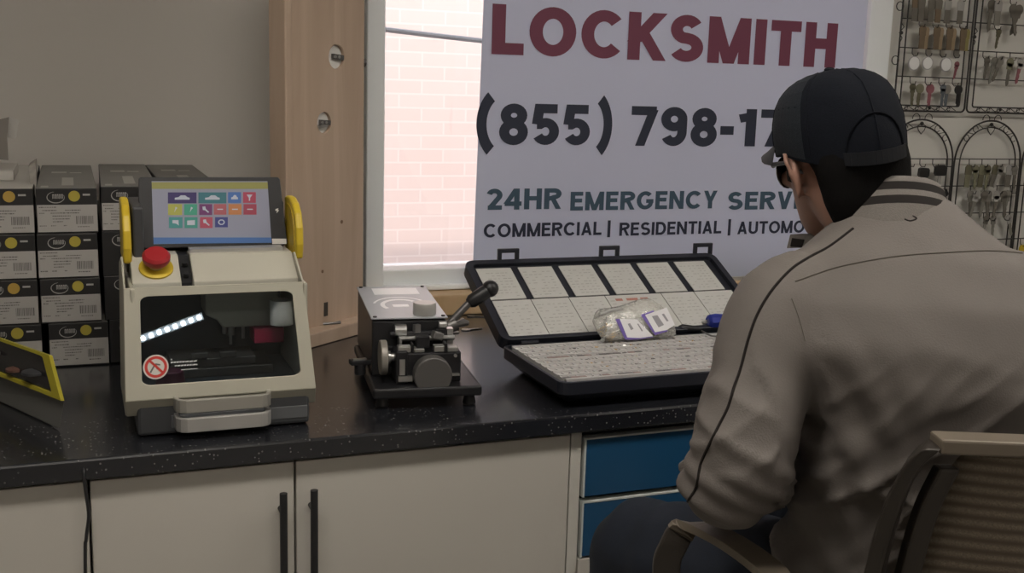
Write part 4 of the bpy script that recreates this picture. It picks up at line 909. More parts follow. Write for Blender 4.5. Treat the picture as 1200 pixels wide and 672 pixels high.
# keys
def mk_key(style, mh, mbld):
    b = MB()
    if style == 'square':          # tall shouldered blank
        b.prism([(-.013, 0, -.008), (-.008, 0, 0), (.008, 0, 0), (.013, 0, -.008), (.012, 0, -.030), (-.012, 0, -.030)], (0, .003, 0), 0); b.box(-.010, .010, 0, .0028, -.068, -.030, 1)
    elif style == 'disc':
        b.lathe([(.024, 0), (.024, .0025)], (0, 0, -.026), 'Y', 24, 0); b.lathe([(.0205, -.0008), (.0205, 0)], (0, 0, -.026), 'Y', 24, 1)
    elif style == 'long':
        b.lathe([(.012, 0), (.012, .003)], (0, 0, -.012), 'Y', 14, 0); b.box(-.009, .009, 0, .003, -.03, -.014, 0)
        b.prism([(-.0055, 0, -.03), (.0055, 0, -.03), (.005, 0, -.04), (.003, 0, -.045), (.005, 0, -.052), (.003, 0, -.06), (.004, 0, -.068), (-.002, 0, -.074), (-.0055, 0, -.066)], (0, .0028, 0), 1)
    elif style == 'fob':
        b.prism([(-.019, -.004, -.004), (-.012, -.004, 0), (.014, -.004, 0), (.020, -.004, -.006), (.020, -.004, -.024), (.014, -.004, -.030), (-.014, -.004, -.030), (-.019, -.004, -.024)], (0, .010, 0), 0); b.box(-.005, .005, 0, .003, -.068, -.029, 1)
    elif style == 'round':
        b.lathe([(.015, -.001), (.015, .004)], (0, 0, -.016), 'Y', 18, 0); b.box(-.006, .006, 0, .0028, -.062, -.028, 1); b.box(-.003, .006, 0, .0029, -.070, -.062, 1)
    return b, [mh, mbld]
def km(n, c): return mat('key_'+n, c, .42, metal=.35, var=.15, scale=60)
cgrey, colive, cpink, cblue, cblack = km('grey', (.19, .175, .15)), km('olive', (.16, .15, .10)), mat('key_pink', (.28, .10, .12), .4), km('bluegrey', (.14, .16, .18)), mat('key_black', (.012, .012, .013), .4)
cbrass, cbrown, csilv, cnick, cgreen, cyel = km('brass', (.38, .29, .19)), km('brown', (.20, .15, .10)), km('silver', (.44, .43, .41)), km('nickel', (.27, .26, .23)), km('green', (.24, .235, .16)), km('gold', (.34, .30, .12))
PROTO = {}
def hang(style, mh, mb_, x, z, label, grp, tilt=0, yaw=0, sc=1, dy=0, nm='hanging_key', cat='key'):
    k = (style, mh.name, mb_.name)
    if k not in PROTO:
        b, ms_ = mk_key(style, mh, mb_); o = b.build(nm, ms_); PROTO[k] = o
    else:
        o = PROTO[k].copy(); COL.objects.link(o)
    o.location = (x, YR-.016+dy, z-.020); o.rotation_euler = (0, R(tilt), R(yaw)); o.scale = (sc, 1, sc); tag(o, label, cat, grp)
L1 = 'keys on the upper left rack'; L2 = 'keys on the upper right rack'; L3 = 'keys on the lower left rack'; L4 = 'keys on the lower right rack'
def X(px, py): return atY(px, py, YR-.015).x
hk = []
for i, (px, m1, m2) in enumerate(((1073, cbrown, cgrey), (1079, cgrey, cgrey), (1092, cgrey, cgrey), (1099, cgrey, cbrown), (1111, csilv, cgrey), (1125, csilv, cgrey))):
    hang('square', m1, m2, X(px, 8), 1.816, 'grey-brown key blank, %s from the left in the topmost row, upper left rack' % ['first', 'second', 'third', 'fourth', 'fifth', 'sixth'][i], L1, sc=1.05, dy=-.004*(i % 2)); 
hooks(ra, [(X(px, 8), 1.816) for px in (1073, 1092, 1111, 1127)])
for i, px in enumerate((1079, 1096, 1111, 1127)):
    hang('square', cbrown, cbrown, X(px, 45), 1.733, ('brown key blank, %s from the left in the second row of the upper left rack' % ['first', 'second', 'third', 'last'][i]), L1, dy=-.006)
    hang('square', cbrass if i < 3 else cyel, cbrass if i < 3 else cyel, X(px+6, 45), 1.731, ('%s key blank, %s pale one in second row, upper left rack' % ('yellowish' if i == 3 else 'brass', ['first', 'second', 'third', 'last'][i])), L1, dy=.002, sc=.97)
hooks(ra, [(X(px, 40), 1.733) for px in (1079, 1095, 1111, 1127)])
wdisc = mat('white_disc', (.80, .80, .79), .35); rim = mat('disc_rim', (.42, .41, .40), .4)
for i, (px, g_) in enumerate(((1071, rim), (1086, rim), (1107, rim))): hang('disc', rim, wdisc, X(px, 76), 1.645, ['white round key tag nearest the cap in the third row of the upper left rack', 'greyish round key tag, middle of three in the third row', 'white round key tag, rightmost of three in the third row'][i], L1, nm='round_key_tag', cat='key tag', dy=-.003*i, sc=.85 if i == 1 else .93)
hang('long', cpink, cpink, X(1121, 85), 1.632, 'red key ending the third row of the upper left rack', L1, tilt=8, sc=.75)
hooks(ra, [(X(px, 72), 1.647) for px in (1071, 1087, 1104, 1120)])
for i, (px, m1, m2, st) in enumerate(((1069, colive, colive, 'long'), (1077, cgreen, colive, 'round'), (1090, cpink, cpink, 'round'), (1104, cblue, cblue, 'long'), (1110, cnick, cblue, 'round'), (1122, cblack, cblack, 'round'))):
    hang(st, m1, m2, X(px, 108), 1.561, ['dark olive key, first in the bottom row of the upper left rack', 'pale olive round headed key in the bottom row of the upper left rack', 'pink round headed key in the bottom row of the upper left rack', 'blue-grey key in the bottom row of the upper left rack', 'grey round headed key beside the blue-grey key in the bottom row', 'black round headed key at the end of the bottom row of the upper left rack'][i], L1, dy=-.004*(i % 2), sc=.95, tilt=(-3, 4, 2, 0, 3, 0)[i])
hooks(ra, [(X(px, 98), 1.561) for px in (1069, 1087, 1103, 1119)])
for i, (px, py, z, m1, m2, st, sc, tilt, lb) in enumerate(((1163, 5, 1.825, cgrey, cgrey, 'long', 1.35, 3, 'long grey key, leftmost in top row of the upper right rack'), (1169, 5, 1.825, csilv, cnick, 'square', 1.15, 0, 'broad silver blank in the top visible row of the upper right rack'),
      (1184, 8, 1.815, cgrey, cgrey, 'long', 1.35, -14, 'dark grey key tilted left in top row of the upper right rack'), (1196, 8, 1.815, cgrey, cgrey, 'long', 1.35, 16, 'dark grey key tilted right in top row of the upper right rack'),
      (1169, 42, 1.738, colive, colive, 'long', .85, 6, 'lone olive key in the second row of the upper right rack'),
      (1154, 75, 1.650, cgrey, cgrey, 'long', .95, 4, 'thin grey key leftmost in the third row of the upper right rack'), (1166, 75, 1.650, cnick, cnick, 'long', 1.15, 10, 'pale nickel key tilted in the third row of the upper right rack'), (1172, 75, 1.650, cnick, cgrey, 'long', 1.1, 20, 'nickel key hanging slanted behind its neighbour in the third row'),
      (1181, 78, 1.650, cgreen, cgrey, 'long', 1.2, 4, 'olive-grey middle key in the third row of the upper right rack'), (1196, 80, 1.650, csilv, cpink, 'long', 1.1, 8, 'silver key with red blade in the third row, upper right rack'))):
    hang(st, m1, m2, X(px, py), z, lb, L2, tilt=tilt, sc=sc, dy=-.005*(i % 3))
hooks(rb, [(X(px, 65), 1.647) for px in (1155, 1171, 1187)]+[(X(1169, 30), 1.738), (X(1167, 5), 1.816), (X(1187, 5), 1.816)])
for i, (px, z, lb) in enumerate(((1083, 1.303, 'black car key nearest the man\'s ear on the lower arched rack'), (1102, 1.311, 'black car key at the right end of the arched rack\'s top row'), (1086, 1.222, 'black headed key half hidden by the collar on the lower left rack'), (1103, 1.232, 'black headed key with a slanted silver blade on the lower left rack'))):
    hang('fob', cblack, csilv, X(px, 198 if i < 2 else 228), z, lb, L3, tilt=(4, 0, 8, -28)[i], sc=(1, 1.1, .8, .85)[i])
hooks(rc, [(X(px, 190), 1.310) for px in (1068, 1081, 1096, 1112)]+[(X(px, 225), 1.224) for px in (1084, 1100)])
lb1 = ['first', 'second', 'third', 'fourth']
for i, (px, m1, m2) in enumerate(((1136, colive, cgreen), (1142, cgreen, cgreen), (1152, cgreen, colive), (1157, colive, cgreen), (1168, colive, cgrey), (1173, cnick, csilv), (1184, csilv, cgrey), (1188, cnick, cgrey))):
    hang('long' if i % 2 else 'square', m1, m2, X(px, 195), 1.312, ('%s key on the %s hook, top row of the lower arched rack' % (['olive', 'pale green'][i % 2] if i < 4 else ['dark olive', 'nickel', 'silver', 'grey nickel'][i-4], lb1[i//2])), L4, tilt=(3, -4, 5, 2, 10, 18, 4, -6)[i], sc=1.05, dy=-.005*(i % 2))
for i, (px, m1, m2) in enumerate(((1137, cnick, cgrey), (1144, csilv, cnick), (1152, cgrey, cnick), (1158, cnick, cgrey), (1167, csilv, cgrey), (1173, cgrey, cgrey), (1181, cnick, cnick))):
    hang('long', m1, m2, X(px, 232), 1.224+.006, ('%s key, %s from left, second row of the lower arched rack' % (['nickel', 'silver', 'grey', 'nickel', 'silver', 'dark grey', 'nickel'][i], ['first', 'second', 'third', 'fourth', 'fifth', 'sixth', 'seventh'][i])), L4, tilt=(-6, 14, 8, -4, 3, -12, 6)[i], sc=1.2, dy=-.004*(i % 3))
for i, (px, m1) in enumerate(((1156, cgrey), (1163, cnick), (1180, csilv))):
    hang('long', m1, cnick, X(px, 265), 1.150, ['grey key just above the man\'s shoulder on the lower arched rack', 'nickel key above the shoulder in the third row of the lower rack', 'silver key at the right of the third row of the lower rack'][i], L4, tilt=(12, -4, -20)[i], sc=1.0)
hooks(rd, [(X(px, 190), 1.310) for px in (1139, 1154, 1171, 1186)]+[(X(px, 225), 1.224) for px in (1140, 1156, 1171, 1187)]+[(X(px, 250), 1.136) for px in (1156, 1163, 1180)])
hang('square', yellow, yellow, atY(1198, 292, YR-.015).x, 1.048, 'yellow key tag at the photo\'s right edge behind the man\'s shoulder', None, nm='yellow_key_tag', cat='key tag')
hooks(re_, [(atY(1198, 292, YR-.015).x, 1.048)])
# ---------------------------------------------------------------- the seated man
skin = mat('skin', (.36, .20, .15), .5, var=.10, scale=30, bump=.1, bscale=300)
hairm = mat('hair_black', (.005, .0045, .0045), .8, var=.3, scale=120, bump=.5, bscale=300, stretch=(3, 3, .6), spec=.12)
capm = mat('cap_black', (.007, .0085, .013), .9, var=.25, scale=300, bump=.35, bscale=500, spec=.15)
meshm = mat('cap_mesh', (.018, .022, .028), .8, var=.5, scale=500, bump=.5, bscale=900, spec=.2)
jack = mat('jacket_taupe', (.140, .124, .112), .74, var=.07, scale=6, bump=.25, bscale=420)
stripe = mat('collar_dark', (.016, .013, .012), .8, var=.2, spec=.2)
rib = mat('collar_taupe', (.155, .14, .125), .75, var=.15, scale=300, bump=.4, bscale=700)
denim = mat('denim', (.009, .014, .026), .85, var=.25, scale=200, bump=.3, bscale=600)
def remesh(o, vox, smooth=6, name=None):
    m = o.modifiers.new('r', 'REMESH'); m.mode = 'VOXEL'; m.voxel_size = vox
    if smooth: s = o.modifiers.new('s', 'SMOOTH'); s.iterations = smooth; s.factor = .5
    bpy.context.view_layer.update()
    me = bpy.data.meshes.new_from_object(o.evaluated_get(bpy.context.evaluated_depsgraph_get()))
    o.modifiers.clear(); o.data = me
    for p in me.polygons: p.use_smooth = True
    return o
def ell(c, ax, ay, a, b_, n=28, p=2.0):
    out = []
    for i in range(n):
        t_ = 2*PI*i/n; cs, sn = math.cos(t_), math.sin(t_)
        out.append(Vector(c)+Vector(ax)*a*math.copysign(abs(cs)**(2/p), cs)+Vector(ay)*b_*math.copysign(abs(sn)**(2/p), sn))
    return out
th = R(24); rv = Vector((math.cos(th), -math.sin(th), 0)); fv = Vector((math.sin(th), math.cos(th), 0)); zv = Vector((0, 0, 1))
SC = Vector((1.062, 1.185, 0)); NB = Vector((1.085, 1.262, 1.335))
def tors(z, f, a, b_, p=2.3, tilt=0, side=0):
    ay = (fv*math.cos(tilt)+zv*math.sin(tilt)); return ell(SC+fv*f+rv*side+zv*z, rv, ay, a, b_, p=p)
man = thing('person', 'seated man in a black cap and taupe grey jacket turned toward the key case', 'person', (1.0, 1.15, .70))
SL = atW(918, 366, 1.50); SL2 = atW(889, 450, 1.47); EL = atW(866, 562, 1.44)
WL = Vector((1.00, 1.43, .955)); HL = Vector((1.10, 1.56, .985))
SR = SC+(SC-SL)*1; SR.z = SL.z+.005; SR.x, SR.y = (SC+rv*.195).x, (SC+rv*.195).y
ER = Vector((1.335, 1.17, .97)); WR = Vector((1.27, 1.42, .965)); HR = Vector((1.17, 1.55, .99))
# ---- jacket
j = MB()
j.rings([tors(.66, .03, .185, .130), tors(.72, .025, .19, .132), tors(.80, .015, .175, .135, side=.015), tors(.92, .0, .168, .14, side=.032), tors(1.04, -.02, .172, .145, side=.036), tors(1.12, -.03, .190, .140, tilt=-.10, side=.02), tors(1.165, -.022, .208, .134, tilt=-.15), tors(1.215, -.005, .205, .122, tilt=-.2), tors(1.268, .02, .172, .10, tilt=-.25), tors(1.305, .045, .125, .082, 2, tilt=-.3), tors(1.335, .07, .086, .07, 2, tilt=-.35), tors(1.350, .078, .07, .06, 2, tilt=-.35)])
def limb(mb, pts, rs, n=20): mb.tube(smoothpath(pts, 4), [r for k in range(len(rs)-1) for r in [rs[k]+(rs[k+1]-rs[k])*q/4 for q in range(4)]]+[rs[-1]], n)
limb(j, [SC+rv*-.10+zv*1.245+fv*-.0, SL, SL2, EL+Vector((0, 0, .03)), EL+Vector((.012, .03, -.005)), (EL+WL)/2, WL], [.060, .070, .068, .072, .072, .060, .047])
limb(j, [SC+rv*.10+zv*1.245, SR, (SR+ER)/2, ER+Vector((0, 0, .03)), ER+Vector((-.005, .03, 0)), (ER+WR)/2, WR], [.060, .070, .066, .068, .066, .058, .046])
jk = j.build('jacket', jack, man, world=True); remesh(jk, .0065, 12)
# sewn-in folds: real displacement of the cloth surface
M0 = wm(man); me = jk.data; me.update()
nrm_ = [v.normal.copy() for v in me.vertices]
for v, n_ in zip(me.vertices, nrm_):
    p = M0 @ v.co; q = p-SC; a = q.dot(rv); z = p.z
    arm = (p-(SL+(EL-SL)*max(0, min(1, (SL.z-z)/(SL.z-EL.z))))).length < .085
    if arm:
        k = max(0, min(1, (1.22-z)/.12)); qv = Vector((a*6+z*9, q.dot(fv)*6, z*20+a*14))
        f = (1-abs(noise.noise(qv))*2)*.5; d = k*(.011*f-.003)+.005*noise.noise(Vector((a*7, 3, z*7)))
        # elbow creases
        kk = max(0, 1-abs(z-.99)/.07); d += kk*.004*math.sin((z+a*.5)*190)
    else:
        low = max(0, min(1, (1.20-z)/.22)); qv = Vector((a*2.6+1.3, q.dot(fv)*2+2, z*15+a*6))
        f = max(0, 1-abs(noise.noise(qv))*3.2)**1.6*1.5-.3; qv2 = Vector((a*6-4, 7, z*17-a*13)); f2 = max(0, 1-abs(noise.noise(qv2))*3.4)**1.6*1.6-.3
        d = low*(.010*max(f, -.4)+.006*max(f2, -.5)-.005)+.005*noise.noise(Vector((a*5, 1, z*6)))
        up = max(0, min(1, (z-1.16)/.06)); d += up*.003*noise.noise(Vector((a*14+z*10, q.dot(fv)*20, z*9))); kk = max(0, 1-abs(a+.165)/.03)*max(0, min(1, (1.29-z)/.05)); d += kk*.003*math.sin(z*420)
        # drag lines that run from the armpit down across the back
        kk = max(0, 1-abs(a+.10)/.10)*max(0, min(1, (1.22-z)/.1)); d += kk*.004*math.sin((a*1.0+z*.55)*120)
    v.co += n_*d
me.update()
# seams found on the cloth by casting from where the photo shows them
def bvh_of(o):
    M = wm(o); return BVHTree.FromPolygons([M @ v.co for v in o.data.vertices], [tuple(p.vertices) for p in o.data.polygons])
JB = bvh_of(jk)
def seam(pxs, r, nm, m, k=8, off=0.0, flat=None):
    P = smoothpath([Vector((x, y, 0)) for x, y in pxs], k); out = []
    for p in P:
        d = ray(p.x, p.y).normalized(); h = JB.ray_cast(CP, d)
        if h[0] is not None and (not out or (h[0]-out[-1]).length < .06): out.append(h[0]+h[1]*off*(1 if h[1].dot(d) < 0 else -1))
    if len(out) > 3:
        o = MB().tube(out, r, 6).build(nm, m, jk, smooth=True); o.data.transform(M0.inverted())
seam([(1000, 268), (972, 289), (948, 302), (927, 316), (905, 340), (888, 368), (877, 398), (868, 432), (860, 455), (853, 478), (842, 500), (831, 522), (821, 545), (816, 571), (806, 588), (800, 602), (799, 612)], .0021, 'sleeve_piping', stripe)
seam([(932, 330), (975, 315), (1021, 305), (1065, 299), (1110, 296), (1160, 294), (1198, 297)], .0012, 'yoke_seam', mat('seam_dark', (.13, .115, .10), .8), off=.0003)  # seams coloured slightly darker than the jacket cloth
seam([(928, 350), (936, 372), (944, 400)], .0010, 'armhole_seam', MATS['seam_dark'], off=.0003)
seam([(1060, 256), (1067, 253), (1074, 256), (1067, 259), (1060, 257)], .0012, 'hanging_loop', stripe)
# ---- collar
cn_ = (zv*math.cos(R(22))+fv*math.sin(R(22))).normalized(); cr_ = rv; cf_ = cn_.cross(cr_)
if cf_.dot(fv) < 0: cf_ = -cf_
cb = Vector((1.078, 1.262, 1.326))
def cring(h, a, b_): return ell(cb+cn_*h, cr_, cf_, a, b_, n=40)
hs = [(-.026, .092, .094, 0), (.000, .086, .090, 0), (.003, .0855, .0895, 1), (.0125, .0825, .0865, 1), (.0145, .082, .086, 0), (.0215, .0795, .0835, 0), (.0235, .079, .083, 1), (.0335, .0766, .0806, 1), (.0365, .0757, .0797, 0), (.043, .071, .075, 0), (.040, .067, .071, 0), (.0, .070, .073, 0)]
c = MB(); n = 40; vs = []; fs = []; mi_ = []
for h, a, b_, m_ in hs: vs += cring(h, a, b_)
gap0, gap1 = 8, 12      # opening at the throat
for k in range(len(hs)-1):
    for i in range(n):
        if gap0 <= i < gap1: continue
        jn = (i+1) % n; c.f.append((k*n+i, k*n+jn, (k+1)*n+jn, (k+1)*n+i)); c.m.append(hs[k+1][3] if k < 9 else 0)
c.v = vs
col_ = c.build('ribbed_collar', [rib, stripe], man, world=True, smooth=True, angle=60)
# front collar tip seen past the neck
pA = [atW(922, 291, 1.66), atW(926, 275, 1.66), atW(940, 274, 1.655), atW(965, 274, 1.65), atW(968, 290, 1.645)]
ct = MB(); vd = ray(945, 282).normalized(); ct.prism(pA, vd*.006, 0)
pB = [atW(926, 289, 1.659), atW(928, 279, 1.659), atW(943, 281, 1.655), atW(940, 290, 1.655)]
ct.prism(pB, vd*-.0015, 1); ct.build('collar_tip', [rib, stripe], man, world=True, bevel=.001)
# ---- head, built upright then posed
HM = Matrix.Translation(atW(985, 190, 1.6)) @ Matrix.Scale(.925, 4) @ Matrix.Rotation(R(-8), 4, 'Z') @ Matrix.Rotation(R(-8), 4, 'X') @ Matrix.Rotation(R(-9), 4, 'Y')
def hring(z, hw, yf, yb, p=2.2, n=28):
    out = []; cy = (yf+yb)/2; hd = (yf-yb)/2
    for i in range(n):
        t_ = 2*PI*i/n; cs, sn = math.cos(t_), math.sin(t_); out.append(HM @ Vector((hw*math.copysign(abs(cs)**(2/p), cs), cy+hd*math.copysign(abs(sn)**(2/p), sn), z)))
    return out
HS = [(-.118, .022, .088, .045), (-.108, .036, .096, .015), (-.085, .050, .098, -.015), (-.055, .061, .096, -.050), (-.025, .068, .094, -.078), (.005, .073, .092, -.092), (.035, .076, .096, -.098), (.065, .074, .090, -.094), (.090, .064, .074, -.078), (.108, .045, .050, -.052), (.118, .018, .02, -.02)]
b = MB(); b.rings([hring(*h) for h in HS])
def hp(x, y, z): return HM @ Vector((x, y, z))
b.tube([hp(0, .088, .022), hp(0, .104, .0), hp(0, .116, -.022), hp(0, .106, -.034)], [.008, .010, .015, .010], 12)     # nose
for s in (-1, 1): b.ball(hp(s*.010, .106, -.026), .009)
b.ball(hp(0, .098, -.060), (.022, .008, .007)); b.ball(hp(0, .098, -.069), (.019, .008, .007)); b.ball(hp(0, .092, -.098), (.018, .012, .014))
for s in (-1, 1):
    b.ball(hp(s*.030, .090, .034), (.020, .010, .007)); b.ball(hp(s*.045, .078, -.015), (.018, .016, .014))
    er = HM.to_3x3() @ Matrix.Rotation(R(s*24), 3, 'Z') @ Matrix.Rotation(R(-12), 3, 'X')
    b.ball(hp(s*.084, -.010, -.010), (.0068, .019, .037), M=er, n=18)
    ep = [hp(s*.076, .010, -.028), hp(s*.084, .010, .006), hp(s*.091, .002, .022), hp(s*.099, -.012, .024), hp(s*.102, -.022, .008), hp(s*.096, -.022, -.014), hp(s*.080, -.012, -.034), hp(s*.075, -.002, -.042)]
    b.tube(smoothpath(ep, 3), .0042, 8)
# neck, torso, limbs under the clothes
b.tube([NB+Vector((-.01, -.035, -.06)), NB+Vector((-.008, -.012, 0)), hp(0, -.030, -.075), hp(0, -.012, -.045), hp(0, -.005, -.01)], [.075, .060, .057, .060, .050], 24)
b.rings([tors(.66, .03, .145, .10), tors(.80, .02, .135, .10, side=.015), tors(1.0, -.02, .135, .11, side=.03), tors(1.15, -.02, .165, .10), tors(1.23, .01, .15, .075), tors(1.29, .045, .075, .05), tors(1.33, .07, .05, .045)])
HJL, HJR = SC+rv*-.09+fv*.05+zv*.76, SC+rv*.09+fv*.05+zv*.76
KL = Vector((.895, 1.60, .715)); KR = Vector((1.235, 1.60, .74)); AL = Vector((.86, 1.50, .33)); AR = Vector((1.25, 1.50, .33))
def arm_(S_, E_, W_): b.tube(smoothpath([S_, (S_+E_)/2, E_, (E_+W_)/2, W_], 3), [.045]*3+[.042]*3+[.036]*3+[.034]*3+[.026], 14)
arm_(SL, EL, WL); arm_(SR, ER, WR)
for Hj, K, A_ in ((HJL, KL, AL), (HJR, KR, AR)):
    b.tube([Hj, (Hj+K)/2, K, (K+A_)/2, A_], [.075, .065, .052, .05, .035], 14)
def hand(W_, H_, palm_n, side):
    d = (H_-W_).normalized(); s_ = d.cross(palm_n).normalized()*side; pn = palm_n.normalized()
    b.rings([ell(W_, s_, pn, .026, .020, 14), ell(W_+d*.03, s_, pn, .034, .017, 14), ell(W_+d*.07, s_, pn, .040, .015, 14), ell(W_+d*.095, s_, pn, .038, .012, 14)])
    for k, (o_, L_) in enumerate(((.029, .068), (.010, .076), (-.010, .071), (-.028, .056))):
        p0 = W_+d*.09+s_*o_; c_ = -pn
        p1 = p0+(d*.86+c_*.5).normalized()*L_*.42; p2 = p1+(d*.35+c_*.9).normalized()*L_*.33; p3 = p2+(d*-.25+c_*.9).normalized()*L_*.25
        b.tube([p0-d*.015, p0, p1, p2, p3], [.0085, .0085, .0078, .0072, .006], 10)
    t0 = W_+d*.025+s_*.028; t1 = t0+(d*.6+s_*.7-pn*.3).normalized()*.038; t2 = t1+(d*.85-pn*.5).normalized()*.03; t3 = t2+(d*.7-s_*.3-pn*.5).normalized()*.022
    b.tube([t0-s_*.012, t0, t1, t2, t3], [.012, .012, .0098, .009, .0072], 10)
hand(WL, HL, Vector((-.3, .1, 1)), 1); hand(WR, HR, Vector((.3, .1, 1)), -1)
body = b.build('body', skin, man, world=True); remesh(body, .0048, 3)
# ---- hair
b = MB()
b.rings([hring(z, hw, yf, yb) for z, hw, yf, yb in ((-.106, .046, -.045, -.078), (-.090, .060, -.038, -.090), (-.060, .070, -.030, -.100), (-.035, .0735, -.026, -.102), (-.010, .0765, -.020, -.105), (.015, .078, .010, -.106), (.035, .077, .030, -.104), (.060, .070, .035, -.095), (.085, .050, .02, -.07))])
for s in (-1, 1): b.rings([[hp(s*.074+dx*.007, .018+dy*.012, z) for dx, dy in ((-1, -1), (1, -1), (1, 1), (-1, 1))] for z in (-.02, .02, .05)])
hr = b.build('hair', hairm, man, world=True); remesh(hr, .005, 3)
# ---- cap
c = MB(); CB = .030
def cdrop(y, z): return z+.30*min(0, y)*max(0, 1-(z-.022)/.09)
def cring2(z, hw, yf, yb):
    out = []; cy = (yf+yb)/2; hd = (yf-yb)/2
    for i in range(40):
        a = 2*PI*i/40; x, y = hw*math.cos(a), cy+hd*math.sin(a); out.append(hp(x, y, cdrop(y, z)))
    return out
caps = [(.022, .0925, .104, -.112), (.045, .0945, .106, -.114), (.070, .0935, .103, -.112), (.095, .0875, .094, -.103), (.115, .076, .080, -.088), (.130, .058, .060, -.068), (.139, .036, .036, -.044), (.142, .012, .010, -.018)]
inn = [(.022, .088, .099, -.107)]
c.rings([cring2(*k) for k in inn]+[cring2(*k) for k in caps]); 
cap = c.build('cap', capm, man, world=True, smooth=True, angle=60)
CBv = None
invm = M0.inverted()
def capsub(mb, nm, m, **k):
    o = mb.build(nm, m, cap, **k); o.data.transform(invm); return o
def capsurf(ang, z, off=.0008):   # point on the cap shell
    for k in range(len(caps)-1):
        if caps[k][0] <= z <= caps[k+1][0]: break
    f = (z-caps[k][0])/(caps[k+1][0]-caps[k][0]); hw, yf, yb = [caps[k][q]+(caps[k+1][q]-caps[k][q])*f for q in (1, 2, 3)]
    cy = (yf+yb)/2; hd = (yf-yb)/2; a = R(ang); y_ = cy+(hd+off)*math.sin(a); return hp((hw+off)*math.cos(a), y_, cdrop(y_, z))
for a in (-90, -30, 30, 90, 150, 210):
    s_ = MB().tube([capsurf(a, .023+(.1415-.023)*i/16, .0004) for i in range(17)], .0011, 6); capsub(s_, 'panel_seam', capm, smooth=True)
# back opening arch with strap
arch = [capsurf(-90-30*math.cos(R(180*i/16)), .034+.044*math.sin(R(180*i/16)), .0012) for i in range(17)]
capsub(MB().tube(arch, .0014, 6), 'back_opening_edge', mat('cap_edge', (.006, .007, .010), .9, spec=.1), smooth=True)
st = MB(); 
for i in range(12):
    a0, a1 = -122+64*i/12, -122+64*(i+1)/12
    st.add([capsurf(a0, .0235, .002), capsurf(a1, .0235, .002), capsurf(a1, .038, .002), capsurf(a0, .038, .002)], [(0, 1, 2, 3)])
o = capsub(st, 'back_strap', mat('strap', (.011, .012, .015), .6, spec=.2)); so_ = o.modifiers.new('s', 'SOLIDIFY'); so_.thickness = .002
ms_ = MB()          # lighter mesh panel on the left side of the crown
for i in range(10):
    for k in range(14):
        a0, a1 = 152+52*i/10, 152+52*(i+1)/10; z0, z1 = .026+.112*k/14, .026+.112*(k+1)/14
        ms_.add([capsurf(a0, z0, .0005), capsurf(a1, z0, .0005), capsurf(a1, z1, .0005), capsurf(a0, z1, .0005)], [(0, 1, 2, 3)])
capsub(ms_, 'mesh_panel', meshm, smooth=True)
capsub(MB().ball(hp(0, -.004, .143), (.008, .008, .004)), 'top_button', capm, smooth=True)
br_ = MB(); top = []; bots = []; rows_ = 8; cols_ = 16
for i in range(rows_+1):
    for k in range(cols_+1):
        u_ = -1+2*k/cols_; a = R(90-u_*62); x = .094*math.cos(a); y = -.004+.108*math.sin(a)
        ext = .082*math.sqrt(max(0, 1-(u_*.985)**2))*i/rows_; y2 = y+ext; x2 = x*(1+.02*i/rows_); z = .054-.004-.016*(i/rows_)-.020*(u_*u_)*(.4+.6*i/rows_)
        top.append(hp(x2, y2, z)); bots.append(hp(x2, y2, z-.004))
W1 = cols_+1; vs = top+bots; nT = len(top); fs = []
for i in range(rows_):
    for k in range(cols_): a = i*W1+k; fs += [(a, a+1, a+W1+1, a+W1), (nT+a, nT+a+W1, nT+a+W1+1, nT+a+1)]
for k in range(cols_): a = rows_*W1+k; fs.append((a, a+1, nT+a+1, nT+a)); fs.append((k, nT+k, nT+k+1, k+1))
for i in range(rows_): a = i*W1; fs.append((a, a+W1, nT+a+W1, nT+a)); a = i*W1+cols_; fs.append((a, nT+a, nT+a+W1, a+W1))
br_.add(vs, fs); capsub(br_, 'brim', mat('brim_grey', (.045, .048, .055), .7, var=.2, scale=200), smooth=True, angle=40)
# ---- sunglasses
g = MB()
for s in (-1, 1):
    pts_ = []
    for i in range(18):
        a = 2*PI*i/18; u_ = .034*math.cos(a); v_ = .027*math.sin(a)-.008; x = s*(.040+u_); y = .114-1.0*max(0, abs(x)-.02)**1.25*1.6
        pts_.append((x, y, v_+.004))
    cxx = Vector((s*.036, .112, 0))
    ring_o = [hp(*p) for p in pts_]; ring_i = [hp(p[0], p[1]-.003, p[2]) for p in pts_]
    g.rings([ring_o, ring_i])
gl = g.build('sunglasses', mat('dark_lens', (.035, .037, .042), .12, var=.1, coat=.5), man, world=True, smooth=True, angle=30)
g = MB()
for s in (-1, 1): g.tube([hp(s*.066, .094, .010), hp(s*.079, .070, .012), hp(s*.082, .02, .012), hp(s*.082, -.008, .008), hp(s*.079, -.022, -.008)], [.004, .0035, .003, .0028, .002], 8)
g.tube([hp(-.010, .113, .006), hp(0, .117, .009), hp(.010, .113, .006)], .003, 8)
o = g.build('temple_arm', blackm, gl, smooth=True); o.data.transform(invm)
